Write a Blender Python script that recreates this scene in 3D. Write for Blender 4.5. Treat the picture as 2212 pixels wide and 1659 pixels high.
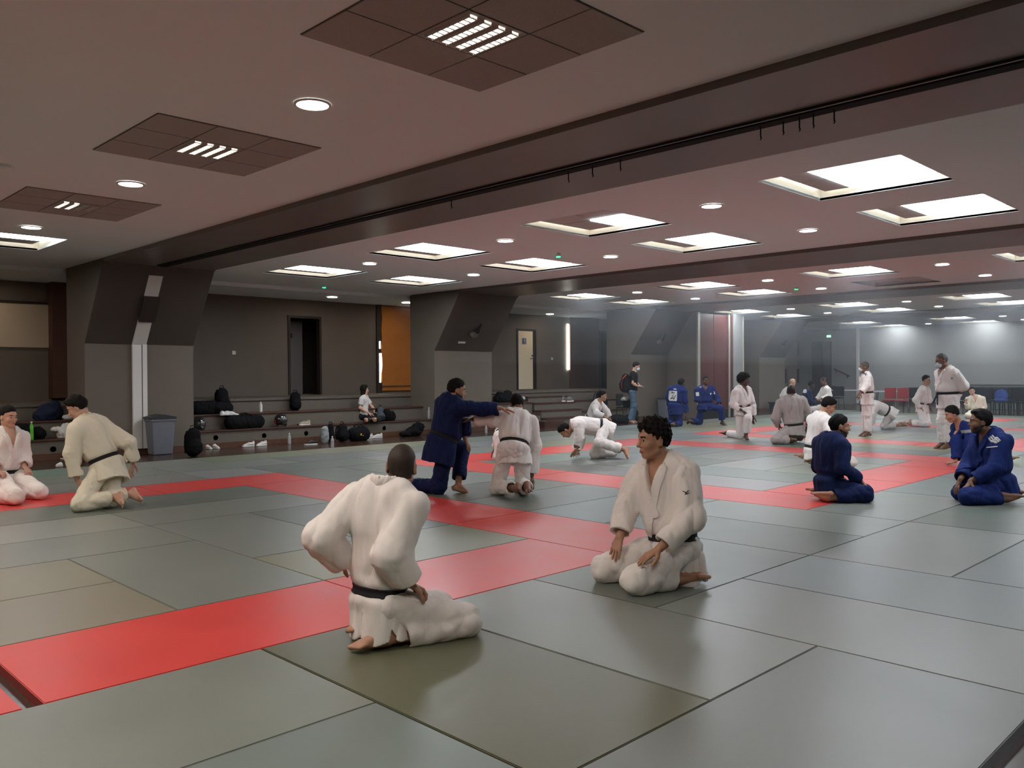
import bpy, bmesh, math, random, os
import numpy as np
from mathutils import Vector, Matrix
D = bpy.data; SC = bpy.context.scene; COL = SC.collection
PI = math.pi
for o in list(D.objects): D.objects.remove(o)
# ---------------------------------------------------------------- camera
CF = 1809.258; CC = np.array([-5.07607, -4.92095, 1.38333]); CP = np.array([1106, 829.5])
CR = np.array([[0.70996793, -0.70420741, -0.00612058], [-0.01192781, -0.0033346, -0.9999233], [0.70413299, 0.70998648, -0.01076711]])
cd = D.cameras.new('camera'); cam = D.objects.new('camera', cd); COL.objects.link(cam)
cd.sensor_fit = 'HORIZONTAL'; cd.sensor_width = 36; cd.lens = CF / 2212 * 36; cd.clip_start = .05; cd.clip_end = 200
M3 = Matrix([list(CR[0]), list(-CR[1]), list(-CR[2])]).transposed()
cam.matrix_world = Matrix.Translation(Vector(CC)) @ M3.to_4x4()
SC.camera = cam
# ---------------------------------------------------------------- view, world
vs = SC.view_settings; vs.view_transform = 'Standard'; vs.look = 'None'; vs.gamma = 1; vs.use_curve_mapping = False; vs.exposure = 0.14
w = D.worlds.new('world'); SC.world = w; w.use_nodes = True
w.node_tree.nodes['Background'].inputs[0].default_value = (.6, .62, .7, 1); w.node_tree.nodes['Background'].inputs[1].default_value = .02
SC.cycles.use_denoising = True
try: SC.cycles.denoiser = 'OPENIMAGEDENOISE'
except Exception: pass
SC.cycles.use_adaptive_sampling = True; SC.cycles.adaptive_threshold = .02
SC.cycles.max_bounces = 6; SC.cycles.diffuse_bounces = 4; SC.cycles.glossy_bounces = 3; SC.cycles.transmission_bounces = 4; SC.cycles.transparent_max_bounces = 6
SC.cycles.caustics_reflective = False; SC.cycles.caustics_refractive = False; SC.cycles.sample_clamp_indirect = 4
LUM = 15.0      # recessed luminaires, cool white
DWN = 13.0      # round downlights, warm white
TROF = 5.0      # four-strip louvre luminaires of the near bay
# ---------------------------------------------------------------- photo pixel -> point
def ray(u, v): return CR.T @ np.array([(u - CP[0]), (v - CP[1]), CF])
def at(u, v, ax, val):
    r = ray(u, v); return CC + r * ((val - CC[ax]) / r[ax])
def atd(u, v, d):
    r = ray(u, v); return CC + r * (d / CF)
def depth(p): return float((CR @ (np.asarray(p, float) - CC))[2])
# ---------------------------------------------------------------- materials
def mat(name, col, rough=.6, spec=.3, metal=0, noise=0, nscale=8, bump=0, bscale=60, emit=None, estr=0, coat=0, trans=0, objcol=False, stretch=None, sheen=0):
    m = D.materials.new(name); m.use_nodes = True; nt = m.node_tree; b = nt.nodes['Principled BSDF']
    b.inputs['Base Color'].default_value = (*col, 1); b.inputs['Roughness'].default_value = rough
    b.inputs['Specular IOR Level'].default_value = spec; b.inputs['Metallic'].default_value = metal
    if coat: b.inputs['Coat Weight'].default_value = coat; b.inputs['Coat Roughness'].default_value = .12
    if trans: b.inputs['Transmission Weight'].default_value = trans
    if sheen: b.inputs['Sheen Weight'].default_value = sheen
    if emit: b.inputs['Emission Color'].default_value = (*emit, 1); b.inputs['Emission Strength'].default_value = estr
    tc = None
    if noise or bump:
        tc = nt.nodes.new('ShaderNodeTexCoord'); mp = nt.nodes.new('ShaderNodeMapping'); nt.links.new(tc.outputs['Object'], mp.inputs[0])
        if stretch: mp.inputs['Scale'].default_value = stretch
    src = None
    if objcol:
        oi = nt.nodes.new('ShaderNodeObjectInfo'); src = oi.outputs['Color']; nt.links.new(src, b.inputs['Base Color'])
    if noise:
        n = nt.nodes.new('ShaderNodeTexNoise'); n.inputs['Scale'].default_value = nscale; n.inputs['Detail'].default_value = 4; nt.links.new(mp.outputs[0], n.inputs['Vector'])
        r = nt.nodes.new('ShaderNodeMapRange'); r.inputs['From Min'].default_value = .3; r.inputs['From Max'].default_value = .7
        r.inputs['To Min'].default_value = 1 - noise; r.inputs['To Max'].default_value = 1 + noise * .6; nt.links.new(n.outputs[0], r.inputs[0])
        mx = nt.nodes.new('ShaderNodeMix'); mx.data_type = 'RGBA'; mx.blend_type = 'MULTIPLY'; mx.inputs[0].default_value = 1
        if src: nt.links.new(src, mx.inputs[6])
        else: mx.inputs[6].default_value = (*col, 1)
        nt.links.new(r.outputs[0], mx.inputs[7]); nt.links.new(mx.outputs[2], b.inputs['Base Color'])
        rr = nt.nodes.new('ShaderNodeMapRange'); rr.inputs['To Min'].default_value = max(0, rough - .06); rr.inputs['To Max'].default_value = min(1, rough + .08)
        nt.links.new(n.outputs[0], rr.inputs[0]); nt.links.new(rr.outputs[0], b.inputs['Roughness'])
    if bump:
        n2 = nt.nodes.new('ShaderNodeTexNoise'); n2.inputs['Scale'].default_value = bscale; n2.inputs['Detail'].default_value = 3; nt.links.new(mp.outputs[0], n2.inputs['Vector'])
        bp = nt.nodes.new('ShaderNodeBump'); bp.inputs['Strength'].default_value = bump; bp.inputs['Distance'].default_value = .004
        nt.links.new(n2.outputs[0], bp.inputs['Height']); nt.links.new(bp.outputs[0], b.inputs['Normal'])
    return m
MT = dict(
 ceil=mat('painted_ceiling', (.80, .88, .91), .8, .2), beam=mat('gloss_brown_paint', (.155, .135, .12), .33, .45, noise=.06, nscale=1.5),
 wall=mat('taupe_wall', (.165, .138, .112), .75, .25, noise=.05, nscale=2), farwall=mat('grey_wall', (.27, .275, .265), .8, .2, noise=.04, nscale=1.2),
 haunch=mat('shaded_taupe_paint', (.085, .068, .055), .6, .3, noise=.05, nscale=2),  # wall taupe darkened to paint in the shade of the down-facing haunch
 wood=mat('dark_parquet', (.045, .022, .014), .22, .5, noise=.35, nscale=3, stretch=(1, 9, 1)),
 tread=mat('red_brown_wood', (.075, .03, .02), .35, .4, noise=.3, nscale=4, stretch=(1, 8, 8)), riser=mat('riser_paint', (.13, .11, .09), .7, .2, noise=.06),
 skirtb=mat('brown_skirting', (.10, .045, .025), .4, .4, noise=.2), white=mat('white_paint', (.72, .70, .66), .6, .3), reveal=mat('reveal_white', (.82, .80, .74), .7, .2),
 tile=mat('perforated_tile', (.40, .385, .37), .9, .1, noise=.12, nscale=160), tgrid=mat('tile_grid', (.12, .10, .09), .7, .2),
 panel=mat('coffer_panel', (.55, .55, .54), .8, .2), dark=mat('dark_gap', (.02, .02, .02), .8, .1), black=mat('black_plastic', (.015, .015, .016), .4, .4),
 doorw=mat('cream_door', (.85, .74, .54), .5, .3), doorg=mat('grey_door', (.17, .155, .15), .5, .3), frame=mat('dark_door_frame', (.035, .022, .018), .45, .4),
 orange=mat('orange_blind', (.52, .185, .035), .7, .2, noise=.06, nscale=5), brownp=mat('brown_panel', (.10, .045, .03), .5, .3, noise=.1), redp=mat('oxblood_panel', (.10, .022, .018), .35, .4, noise=.15, nscale=3),
 beige=mat('beige_screen', (.55, .45, .33), .8, .1), alu=mat('pale_metal', (.55, .53, .45), .4, .5, metal=.5), darkmetal=mat('dark_metal', (.04, .04, .045), .35, .5, metal=.6),
 chrome=mat('chrome', (.7, .7, .7), .2, .5, metal=1), binplastic=mat('grey_bin_plastic', (.17, .18, .21), .5, .4, noise=.05), lid=mat('black_bin_lid', (.03, .032, .035), .45, .4),
 bag=mat('black_nylon', (.008, .008, .009), .9, .08, bump=.3, bscale=25), bagg=mat('grey_nylon', (.06, .075, .09), .8, .2, bump=.3, bscale=25), bagn=mat('navy_nylon', (.012, .018, .04), .75, .2, bump=.3, bscale=25),
 shoe=mat('white_shoe', (.62, .60, .57), .6, .3), sole=mat('white_sole', (.7, .68, .64), .5, .3), shoeb=mat('black_shoe', (.015, .014, .014), .6, .3), shoet=mat('beige_shoe', (.35, .30, .22), .7, .2), shoeg=mat('grey_shoe', (.14, .15, .16), .6, .3),
 clothw=mat('white_cloth', (.60, .59, .56), .9, .1, bump=.4, bscale=30), clothg=mat('grey_cloth', (.25, .26, .27), .9, .1), red=mat('red_plastic', (.42, .03, .03), .5, .3), green=mat('green_plastic', (.10, .42, .03), .4, .4),
 pink=mat('pink_cloth', (.55, .08, .12), .8, .2), bottle=mat('clear_bottle', (.85, .88, .92), .15, .5, trans=.6), water=mat('bottle_label', (.45, .5, .62), .5, .3), gloss=mat('black_gloss', (.008, .008, .009), .06, .6, coat=1), visor=mat('helmet_visor', (.03, .03, .035), .04, .7, coat=1),
 blkchair=mat('black_upholstery', (.012, .013, .016), .8, .2), redchair=mat('red_chair_shell', (.28, .02, .025), .35, .4), tabletop=mat('white_laminate', (.55, .56, .56), .4, .4), greenpad=mat('green_grey_pad', (.12, .145, .135), .8, .2), bluecloth=mat('blue_cloth', (.03, .06, .25), .8, .2),
 matm=mat('vinyl_tatami', (.3, .3, .25), .34, .62, noise=.07, nscale=2.2, bump=.14, bscale=190, objcol=True),
 lumw=mat('warm_luminaire', (.9, .9, .9), .5, .2, emit=(1.0, .90, .80), estr=LUM * .95),
 lum=mat('luminaire', (.9, .9, .9), .5, .2, emit=(.86, .93, 1.0), estr=LUM), tube=mat('tube_light', (.9, .9, .9), .5, .2, emit=(1, .92, .76), estr=9), dwn=mat('downlight_lens', (.9, .9, .9), .5, .2, emit=(1.0, .89, .80), estr=DWN),
 dwns=mat('soffit_downlight_lens', (.9, .9, .9), .5, .2, emit=(1.0, .84, .68), estr=48), goldp=mat('gold_print', (.6, .38, .05), .5, .3), navyc=mat('navy_cloth', (.02, .03, .06), .85, .2),
 trof=mat('louvre_lamp', (.9, .9, .9), .5, .2, emit=(1.0, .88, .76), estr=TROF), slit=mat('daylight_slit', (.9, .9, .9), .5, .2, emit=(.95, 1.0, .88), estr=8), grn=mat('green_led', (.1, .8, .3), .5, .2, emit=(.05, .9, .35), estr=2.2), exitw=mat('exit_glow', (.8, .9, .85), .5, .2, emit=(.6, 1, .8), estr=1.6),
)
# ---------------------------------------------------------------- mesh helpers
def me_obj(name, bm, m, parent=None, smooth=False, bevel=0, seg=2):
    me = D.meshes.new(name); bmesh.ops.recalc_face_normals(bm, faces=bm.faces); bm.to_mesh(me); bm.free()
    for x in (m if isinstance(m, (list, tuple)) else [m]): me.materials.append(MT[x] if isinstance(x, str) else x)
    if smooth: me.polygons.foreach_set('use_smooth', [True] * len(me.polygons))
    o = D.objects.new(name, me); COL.objects.link(o)
    if parent: o.parent = parent
    if bevel:
        b = o.modifiers.new('bevel', 'BEVEL'); b.width = bevel; b.segments = seg; b.limit_method = 'ANGLE'
    return o
def tag(o, label=None, cat=None, group=None, kind=None):
    if label: o['label'] = label
    if cat: o['category'] = cat
    if group: o['group'] = group
    if kind: o['kind'] = kind
    return o
def thing(name, label, cat, loc=(0, 0, 0), rz=0, group=None):
    o = D.objects.new(name, None); o.empty_display_size = .1; COL.objects.link(o); o.location = loc; o.rotation_euler = (0, 0, rz)
    return tag(o, label, cat, group)
def box(bm, x0, x1, y0, y1, z0, z1, mi=0):
    vs_ = [bm.verts.new(p) for p in ((x0,y0,z0),(x1,y0,z0),(x1,y1,z0),(x0,y1,z0),(x0,y0,z1),(x1,y0,z1),(x1,y1,z1),(x0,y1,z1))]
    for f in ((0,3,2,1),(4,5,6,7),(0,1,5,4),(1,2,6,5),(2,3,7,6),(3,0,4,7)):
        bm.faces.new([vs_[i] for i in f]).material_index = mi
    return vs_
def bx(name, d, m, parent=None, bevel=0, **k):
    bm = bmesh.new(); box(bm, *d); return me_obj(name, bm, m, parent, bevel=bevel, **k)
def tube(bm, pts, r, n=8, mi=0, caps=True):
    pts = [Vector(p) for p in pts]; rings = []
    rr = r if isinstance(r, (list, tuple)) else [r] * len(pts)
    for i, p in enumerate(pts):
        t = (pts[min(i + 1, len(pts) - 1)] - pts[max(i - 1, 0)]).normalized()
        a = t.cross(Vector((0, 0, 1)) if abs(t.z) < .9 else Vector((1, 0, 0))).normalized(); b = t.cross(a)
        rings.append([bm.verts.new(p + (a * math.cos(2 * PI * k / n) + b * math.sin(2 * PI * k / n)) * rr[i]) for k in range(n)])
    for i in range(len(rings) - 1):
        for k in range(n): bm.faces.new((rings[i][k], rings[i][(k + 1) % n], rings[i + 1][(k + 1) % n], rings[i + 1][k])).material_index = mi
    if caps:
        for r_ in (rings[0], rings[-1]): bm.faces.new(r_).material_index = mi
def lathe(bm, prof, n=24, c=(0, 0, 0), mi=0, sx=1, sy=1):
    rings = []
    for r, z in prof:
        rings.append([bm.verts.new((c[0] + r * sx * math.cos(2 * PI * k / n), c[1] + r * sy * math.sin(2 * PI * k / n), c[2] + z)) for k in range(n)])
    for i in range(len(rings) - 1):
        for k in range(n): bm.faces.new((rings[i][k], rings[i][(k + 1) % n], rings[i + 1][(k + 1) % n], rings[i + 1][k])).material_index = mi
    for r_ in (rings[0], rings[-1]):
        try: bm.faces.new(r_).material_index = mi
        except ValueError: pass
def prism(bm, poly, a0, a1, ax=0, mi=0):
    """extrude a polygon given in the two other axes along axis ax"""
    def P(p, t): q = list(p); q.insert(ax, t); return q
    A = [bm.verts.new(P(p, a0)) for p in poly]; B = [bm.verts.new(P(p, a1)) for p in poly]; n = len(poly)
    for i in range(n): bm.faces.new((A[i], A[(i + 1) % n], B[(i + 1) % n], B[i])).material_index = mi
    bm.faces.new(A[::-1]).material_index = mi; bm.faces.new(B).material_index = mi
def dup(root, loc=None, rz=None, label=None, group=None):
    r = root.copy(); COL.objects.link(r)
    if loc is not None: r.location = loc
    if rz is not None: r.rotation_euler = (0, 0, rz)
    if label: r['label'] = label
    if group: r['group'] = group
    for ch in list(root.children):
        c = ch.copy(); COL.objects.link(c); c.parent = r
        for g in ch.children:
            d_ = g.copy(); COL.objects.link(d_); d_.parent = c
    return r
# ================================================================ ROOM
HAZE = float(os.environ.get('HAZE', '.0125'))
ZC, ZB, ZS, ZF, ZP = 3.41, 3.35, 3.33, -.05, .91      # ceiling, beam underside, soffit, wood floor, podium
XW0, XW1, YW0, YW1 = -11.5, 33.0, -15.0, 14.0
PIL = [(0.02, 1.99), (8.04, 9.97), (15.92, 17.88), (23.9, 25.87)]; YPF, YPB = 11.0, 11.95
BAY = [(XW0, .02), (1.93, 7.98), (9.75, 15.6), (17.5, 23.7), (25.6, XW1)]
COFX = {1: (3.0, 5.46), 2: (11.0, 13.48), 3: (18.95, 21.95), 4: (28.2, 31.5)}; CW = 1.46
ROWS = [-5.5, -1.93, 1.6, 5.14, 8.66]
bx('floor', (XW0, XW1, YW0, YW1, ZF - .1, ZF), 'wood')['kind'] = 'structure'
holes = []
for b, xs in COFX.items():
    for c, x in enumerate(xs):
        for r, y in enumerate(ROWS): holes.append((b, c, r, x, x + CW, y, y + CW))
holes.append((0, 0, 4, -2.48, -1.03, 8.4, 9.86))
for r, y in enumerate(ROWS): holes.append((0, 1, r, -5.02, -5.02 + CW, y, y + CW))
bm = bmesh.new()
for b, (xa, xb) in enumerate(BAY):
    hs = [h for h in holes if h[0] == b]
    X = sorted({xa, xb, *[h[3] for h in hs], *[h[4] for h in hs]}); Y = sorted({YW0, 12.1, *[h[5] for h in hs], *[h[6] for h in hs]})
    for i in range(len(X) - 1):
        for j in range(len(Y) - 1):
            cx, cy = (X[i] + X[i + 1]) / 2, (Y[j] + Y[j + 1]) / 2
            if any(h[3] < cx < h[4] and h[5] < cy < h[6] for h in hs): continue
            box(bm, X[i], X[i + 1], Y[j], Y[j + 1], ZC, ZC + .03)
box(bm, XW0, XW1, YW0, YW1, ZC + .42, ZC + .5)      # slab above the coffers
box(bm, XW0, XW1, 12.1, YW1, ZS, ZC + .03)           # lower soffit over the podium
tag(me_obj('ceiling', bm, 'ceil'), kind='structure')
# walls
def hole_wall(name, x0, x1, z0, z1, y0, y1, holes_, m):
    bm = bmesh.new(); X = sorted({x0, x1, *[h[0] for h in holes_], *[h[1] for h in holes_]}); Z = sorted({z0, z1, *[h[2] for h in holes_], *[h[3] for h in holes_]})
    for i in range(len(X) - 1):
        for j in range(len(Z) - 1):
            cx, cz = (X[i] + X[i + 1]) / 2, (Z[j] + Z[j + 1]) / 2
            if not any(h[0] < cx < h[1] and h[2] < cz < h[3] for h in holes_): box(bm, X[i], X[i + 1], y0, y1, Z[j], Z[j + 1])
    return tag(me_obj(name, bm, m), kind='structure')
DH = [(5.76, 6.72, ZP, 2.92), (13.9, 14.8, ZP, 2.87), (18.05, 18.8, ZP, 2.93)]
hole_wall('wall_left', XW0, XW1, -.15, ZC + .5, YW1, YW1 + .2, DH, 'wall')
bx('wall_far', (XW1, XW1 + .2, YW0, YW1, -.15, ZC + .5), 'farwall')['kind'] = 'structure'
bx('wall_near', (XW0 - .2, XW0, YW0, YW1, -.15, ZC + .5), 'wall')['kind'] = 'structure'
bx('wall_right', (XW0, XW1, YW0 - .2, YW0, -.15, ZC + .5), 'wall')['kind'] = 'structure'
bx('trim_1', (XW1 - .04, XW1, 11.02, 11.14, 0, ZC), 'white')['kind'] = 'structure'
bx('baseboard_far', (XW1 - .03, XW1, YW0, 11.0, ZF, .12), 'frame')['kind'] = 'structure'
# podium behind the pillars
bm = bmesh.new(); box(bm, XW0 + .01, 19.8, YPB + .005, YW1 - .002, ZF, ZP)
for xa_, xb_ in ((XW0 + .01, .0), (2.01, 8.02), (9.99, 15.9), (17.9, 19.8)): box(bm, xa_, xb_, YPB - .03, YPB + .005, ZP - .05, ZP)
o = me_obj('podium', bm, ['riser']); tag(o, 'raised grey podium running behind the pillars along the left wall', 'podium', kind='structure')
# pillars with their sloping haunches
PLAB = ['grey pillar with sloping haunch and a white post on its face, the nearest pillar', 'grey pillar with sloping haunch behind the kneeling pair in blue and white', 'grey pillar with sloping haunch behind the man with the backpack', 'farthest grey pillar with sloping haunch, beside the oxblood panels']
for i, (x0, x1) in enumerate(PIL):
    t = thing('pillar', PLAB[i], 'pillar', ((x0 + x1) / 2, YPF, ZF)); ox, oy, oz = -(x0 + x1) / 2, -YPF, -ZF
    def loc(o): o.location = (ox, oy, oz); return o
    bm = bmesh.new(); prism(bm, [(YPF, ZF), (YPB, ZF), (YPB, ZC), (10.0, ZC), (10.0, ZB), (10.05, ZB), (YPF, 2.0)], x0, x1, 0)
    # sloping face and front face of the shaft
    loc(me_obj('shaft', bm, 'wall', t))
    bm = bmesh.new(); prism(bm, [(10.05, ZB), (YPF, 2.0), (YPF - .012, 1.995), (10.038, ZB)], x0 + .002, x1 - .002, 0); loc(me_obj('haunch_soffit', bm, 'haunch', t))  # thin facing on the slope, its shade put into the colour
    loc(bx('skirting', (x0 - .012, x1 + .012, YPF - .015, YPB, ZF, .06), 'skirtb', t))
    if i == 0:
        bm = bmesh.new(); xa = 1.0
        box(bm, xa - .17, xa - .01, YPF - .05, YPF - .0, .06, 2.0); box(bm, xa + .01, xa + .09, YPF - .055, YPF - .0, .06, 2.0)
        loc(me_obj('partition_post', bm, 'white', t))
        bm = bmesh.new(); prism(bm, [(YPF, 2.0), (YPF - .05, 1.985), (10.15, 3.19), (10.2, 3.21)], xa - .17, xa + .08, 0); loc(me_obj('sloping_rail', bm, 'white', t))
        bm = bmesh.new(); prism(bm, [(10.62, 2.44), (10.60, 2.38), (10.33, 2.80), (10.38, 2.84)], xa - .19, xa + .1, 0)
        mirror = loc(me_obj('latch_plate', bm, 'frame', t))
    else:
        c = (x0 + x1) / 2
        bm = bmesh.new(); prism(bm, [(10.62, 2.50), (10.55, 2.40), (10.40, 2.66)], c + .02, c + .09, 0); loc(me_obj('wall_spotlight', bm, 'dark', t))
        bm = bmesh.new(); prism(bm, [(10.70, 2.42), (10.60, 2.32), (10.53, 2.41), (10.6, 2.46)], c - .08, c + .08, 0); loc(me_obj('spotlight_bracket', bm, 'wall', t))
        if i == 1:
            bm = bmesh.new(); prism(bm, [(10.86, 2.19), (10.845, 2.18), (10.82, 2.22), (10.83, 2.23)], c - .33, c - .1, 0); loc(me_obj('small_plate', bm, 'panel', t))
# beams across the room
BLAB = ['glossy brown ceiling beam over the near bay, carrying the curtain track', 'glossy grey-brown ceiling beam above the second pillar', 'glossy grey-brown ceiling beam above the third pillar', 'farthest ceiling beam, above the last pillar']
for i in range(4):
    xa, xb = BAY[i][1], BAY[i + 1][0]
    o = bx('ceiling_beam', (xa, xb, YW0, 10.0, ZB, ZC + .4), 'beam'); tag(o, BLAB[i], 'beam')
# curtain track with hooks under the first beam
t = thing('curtain_track', 'dark curtain track with dangling hooks under the nearest ceiling beam', 'curtain track', (.98, 0, ZB))
bm = bmesh.new(); box(bm, -.06, .06, -9, 9.9, -.025, 0); me_obj('rail', bm, 'dark', t)
bm = bmesh.new(); box(bm, -.11, -.085, -9, 9.9, -.02, 0); me_obj('rail', bm, 'darkmetal', t)
for (u, v) in ((975, 437), (1280, 375), (1643, 288), (1692, 272), (1727, 275), (1757, 262), (1802, 247), (1228, 386), (1340, 352)):
    y = at(u, v, 0, .98)[1]; bm = bmesh.new(); tube(bm, [(0, y, -.02), (0, y, -.1), (.012, y, -.115), (0, y, -.125)], .006, 6); me_obj('hook', bm, 'dark', t)
# ---------------------------------------------------------------- coffers
def make_coffer(kind):
    """recess with white reveals, a tiled panel hung inside with a shadow gap, and a luminaire in it"""
    t = thing('recessed_ceiling_coffer', '', 'ceiling light')
    w = CW; d = .12
    bm = bmesh.new()
    for (a, b_, c, e) in ((0, w, -.02, 0), (0, w, w, w + .02), (-.02, 0, -.02, w + .02), (w, w + .02, -.02, w + .02)): box(bm, a, b_, c, e, .002, d + .2)
    me_obj('reveal', bm, 'reveal', t)
    g = .1; bm = bmesh.new(); box(bm, g, w - g, g, w - g, d - .03, d); o = me_obj('edge_frame', bm, 'dark', t)
    bm = bmesh.new(); n = 2; cs = (w - 2 * g) / n
    for i in range(n):
        for j in range(n): box(bm, g + i * cs + .012, g + (i + 1) * cs - .012, g + j * cs + .012, g + (j + 1) * cs - .012, d - .045, d - .028)
    pn = me_obj('tile_panel', bm, 'panel', t)
    bm = bmesh.new()
    if kind == 'half': box(bm, g + .05, w - g - .04, g + .03, w * .70, d - .062, d - .046)
    elif kind == 'warm': box(bm, g + .05, w - g - .05, g + .05, w - g - .05, d - .062, d - .046)
    elif kind == 'cell': box(bm, w / 2 - .02, w - g - .03, g + .03, w / 2 + .08, d - .062, d - .046)
    if kind != 'off': me_obj('luminaire', bm, 'lumw' if kind == 'warm' else 'lum', pn)
    if kind != 'off':
        bm = bmesh.new()
        for s in (0, 1):
            y = .045 if s == 0 else w - .045
            tube(bm, [(.1, y, d + .03), (w - .1, y, d + .03)], .013, 6)
            tube(bm, [(y, .1, d + .03), (y, w - .1, d + .03)], .013, 6)
        me_obj('cove_tube', bm, 'tube', t)
    else:
        pass
    return t
BN = {0: 'near', 1: 'first lit', 2: 'second lit', 3: 'third lit', 4: 'last'}; RN = ['right-hand end', 'right side', 'middle', 'left of the middle', 'left end by the wall']; CN = ['nearer', 'farther']
protos = {}
for (b, c, r, x0, x1, y0, y1) in holes:
    kind = 'warm' if (b, c) == (0, 1) else 'cell' if (b, c, r) in ((1, 0, 2), (0, 0, 4)) else ('off' if (b, c, r) == (2, 1, 2) else 'half')
    if kind not in protos: protos[kind] = make_coffer(kind); o = protos[kind]; o.location = (x0, y0, ZC)
    else: o = dup(protos[kind], (x0, y0, ZC))
    if kind == 'warm': lab = 'warm square ceiling light just outside the left edge, ' + RN[r]
    elif b == 0: lab = 'square white recessed ceiling light at the left edge of the near ceiling'
    elif kind == 'off': lab = 'square ceiling recess with its lamp off, in the second lit bay'
    else: lab = 'square recessed ceiling light in the %s bay, %s row, %s' % (BN[b], CN[c], RN[r])
    o['label'] = lab; o['group'] = 'square recessed ceiling lights'
# near bay: flush tile patches with a four-strip luminaire
def tile_patch(x0, y0, w, label, lit):
    t = thing('louvre_light_panel', label, 'ceiling light', (x0, y0, ZC), 0, 'tile panels in the near ceiling')
    bm = bmesh.new(); box(bm, 0, w, 0, w, -.004, -.001); me_obj('tile_grid', bm, 'tgrid', t)
    bm = bmesh.new(); c = w / 3
    for i in range(3):
        for j in range(3):
            if (i, j) != (1, 1): box(bm, i * c + .006, (i + 1) * c - .006, j * c + .006, (j + 1) * c - .006, -.010, -.003)
    me_obj('tile', bm, 'tile', t)
    l = bx('louvre_luminaire', (c + .006, 2 * c - .006, c + .006, 2 * c - .006, -.012, -.003), 'tile', t)
    for k in range(4):
        xx = c + .045 + k * (c - .04) / 4
        m = 'trof' if k < lit else 'tile'
        bm = bmesh.new()
        box(bm, xx, xx + .052, c + .04, 2 * c - .04, -.0165, -.0125)
        s = me_obj('lamp_strip', bm, m, l)
        bm = bmesh.new()
        for q in range(9): yy = c + .045 + q * (c - .09) / 8.3; box(bm, xx - .003, xx + .055, yy, yy + .010, -.026, -.0165)
        for e in (-.006, .052): box(bm, xx + e, xx + e + .006, c + .04, 2 * c - .04, -.028, -.0125)
        me_obj('louvre', bm, 'white', l)
    return t
tile_patch(-2.45, -1.95, 1.44, 'grey tiled ceiling panel with four lit strips, the largest and nearest', 4)
tile_patch(-2.46, 1.55, 1.44, 'grey tiled ceiling panel with four lit strips, between two round downlights', 4)
tile_patch(-2.46, 4.98, 1.42, 'grey tiled ceiling panel with only two of its four strips lit', 2)
# downlights
def make_down():
    t = thing('downlight', '', 'downlight')
    bm = bmesh.new(); lathe(bm, [(.135, -.004), (.135, -.014), (.118, -.016), (.118, -.004)], 28); me_obj('trim_ring', bm, 'white', t, smooth=False)
    bm = bmesh.new(); lathe(bm, [(.0005, -.012), (.117, -.012), (.117, -.003)], 28); me_obj('lens', bm, 'dwn', t)
    return t
dl0 = make_down(); first = True
DROW = [-6.5, -3.0, .55, 4.1, 7.6]; DRN = ['rightmost row', 'second row from the right', 'third row from the right', 'fourth row from the right', 'row nearest the left wall']
for b, xs in ((0, (-1.72, -4.25)), (1, (3.75, 6.27)), (2, (11.72, 14.3)), (3, (19.7, 22.3)), (4, (28.9, 31.7))):
    for c, x in enumerate(xs):
        for r, y in enumerate(DROW):
            if b == 4 and r == 4 and c == 0: continue
            lab = 'round downlight, %s bay, %s line, %s' % (BN[b], CN[c], DRN[r])
            if first: o = dl0; first = False; o.location = (x, y, ZC)
            else: o = dup(dl0, (x, y, ZC))
            o['label'] = lab; o['group'] = 'round downlights'
for (x, y, l) in ((6.3, 12.8, 'small round downlight in the podium soffit above the dark doorway'), (8.62, 12.85, 'small round downlight in the podium soffit above the orange blind'), (14.67, 13.25, 'small round downlight in the podium soffit above the cream door'), (-1.2, 13.2, 'small round downlight in the podium soffit at the left edge')):
    o = dup(dl0, (x, y, ZS), None, l); o['group'] = 'podium soffit downlights'
    for ch in o.children:
        if ch.name.startswith('lens'): ch.data = ch.data.copy(); ch.data.materials[0] = MT['dwns']
# small ceiling fittings
for (u, v, l) in ((1206, 549, 'slim ceiling exit fitting with a green light between two square lights'), (700, 617, 'tiny green emergency light on the ceiling near the dark doorway'), (1720, 621, 'tiny green emergency light on the ceiling of the second lit bay')):
    p = at(u, v, 2, ZC); t = thing('emergency_light', l, 'emergency light', (p[0], p[1], ZC), PI * .25)
    wd = .2 if u == 1206 else .05
    bx('casing', (-wd, wd, -.03, .03, -.04, 0), 'white', t); bx('led', (-.035, .035, -.034, .034, -.055, -.038), 'grn', t)
p = at(10, 357, 2, ZC); t = thing('smoke_detector', 'round pale smoke detector on the ceiling at the left edge', 'smoke detector', (p[0], p[1], ZC))
bm = bmesh.new(); lathe(bm, [(.001, -.05), (.05, -.05), (.07, -.03), (.075, 0)], 20); me_obj('cover', bm, 'ceil', t)
# ---------------------------------------------------------------- doors and things on the left wall
def door(n, x0, x1, z1, leafm, open_=False, handle=True):
    t = thing('door_%d' % n, None, None, (x0, YW1, ZP)); t['kind'] = 'structure'; w = x1 - x0; h = z1 - ZP
    bm = bmesh.new(); f = .06
    box(bm, 0, f, -.03, .12, 0, h); box(bm, w - f, w, -.03, .12, 0, h); box(bm, f, w - f, -.03, .12, h - f, h)
    me_obj('door_frame', bm, 'frame', t)
    return t, w, h
t, w_, h_ = door(1, *DH[0][:2], DH[0][3], 'doorg')
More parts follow.
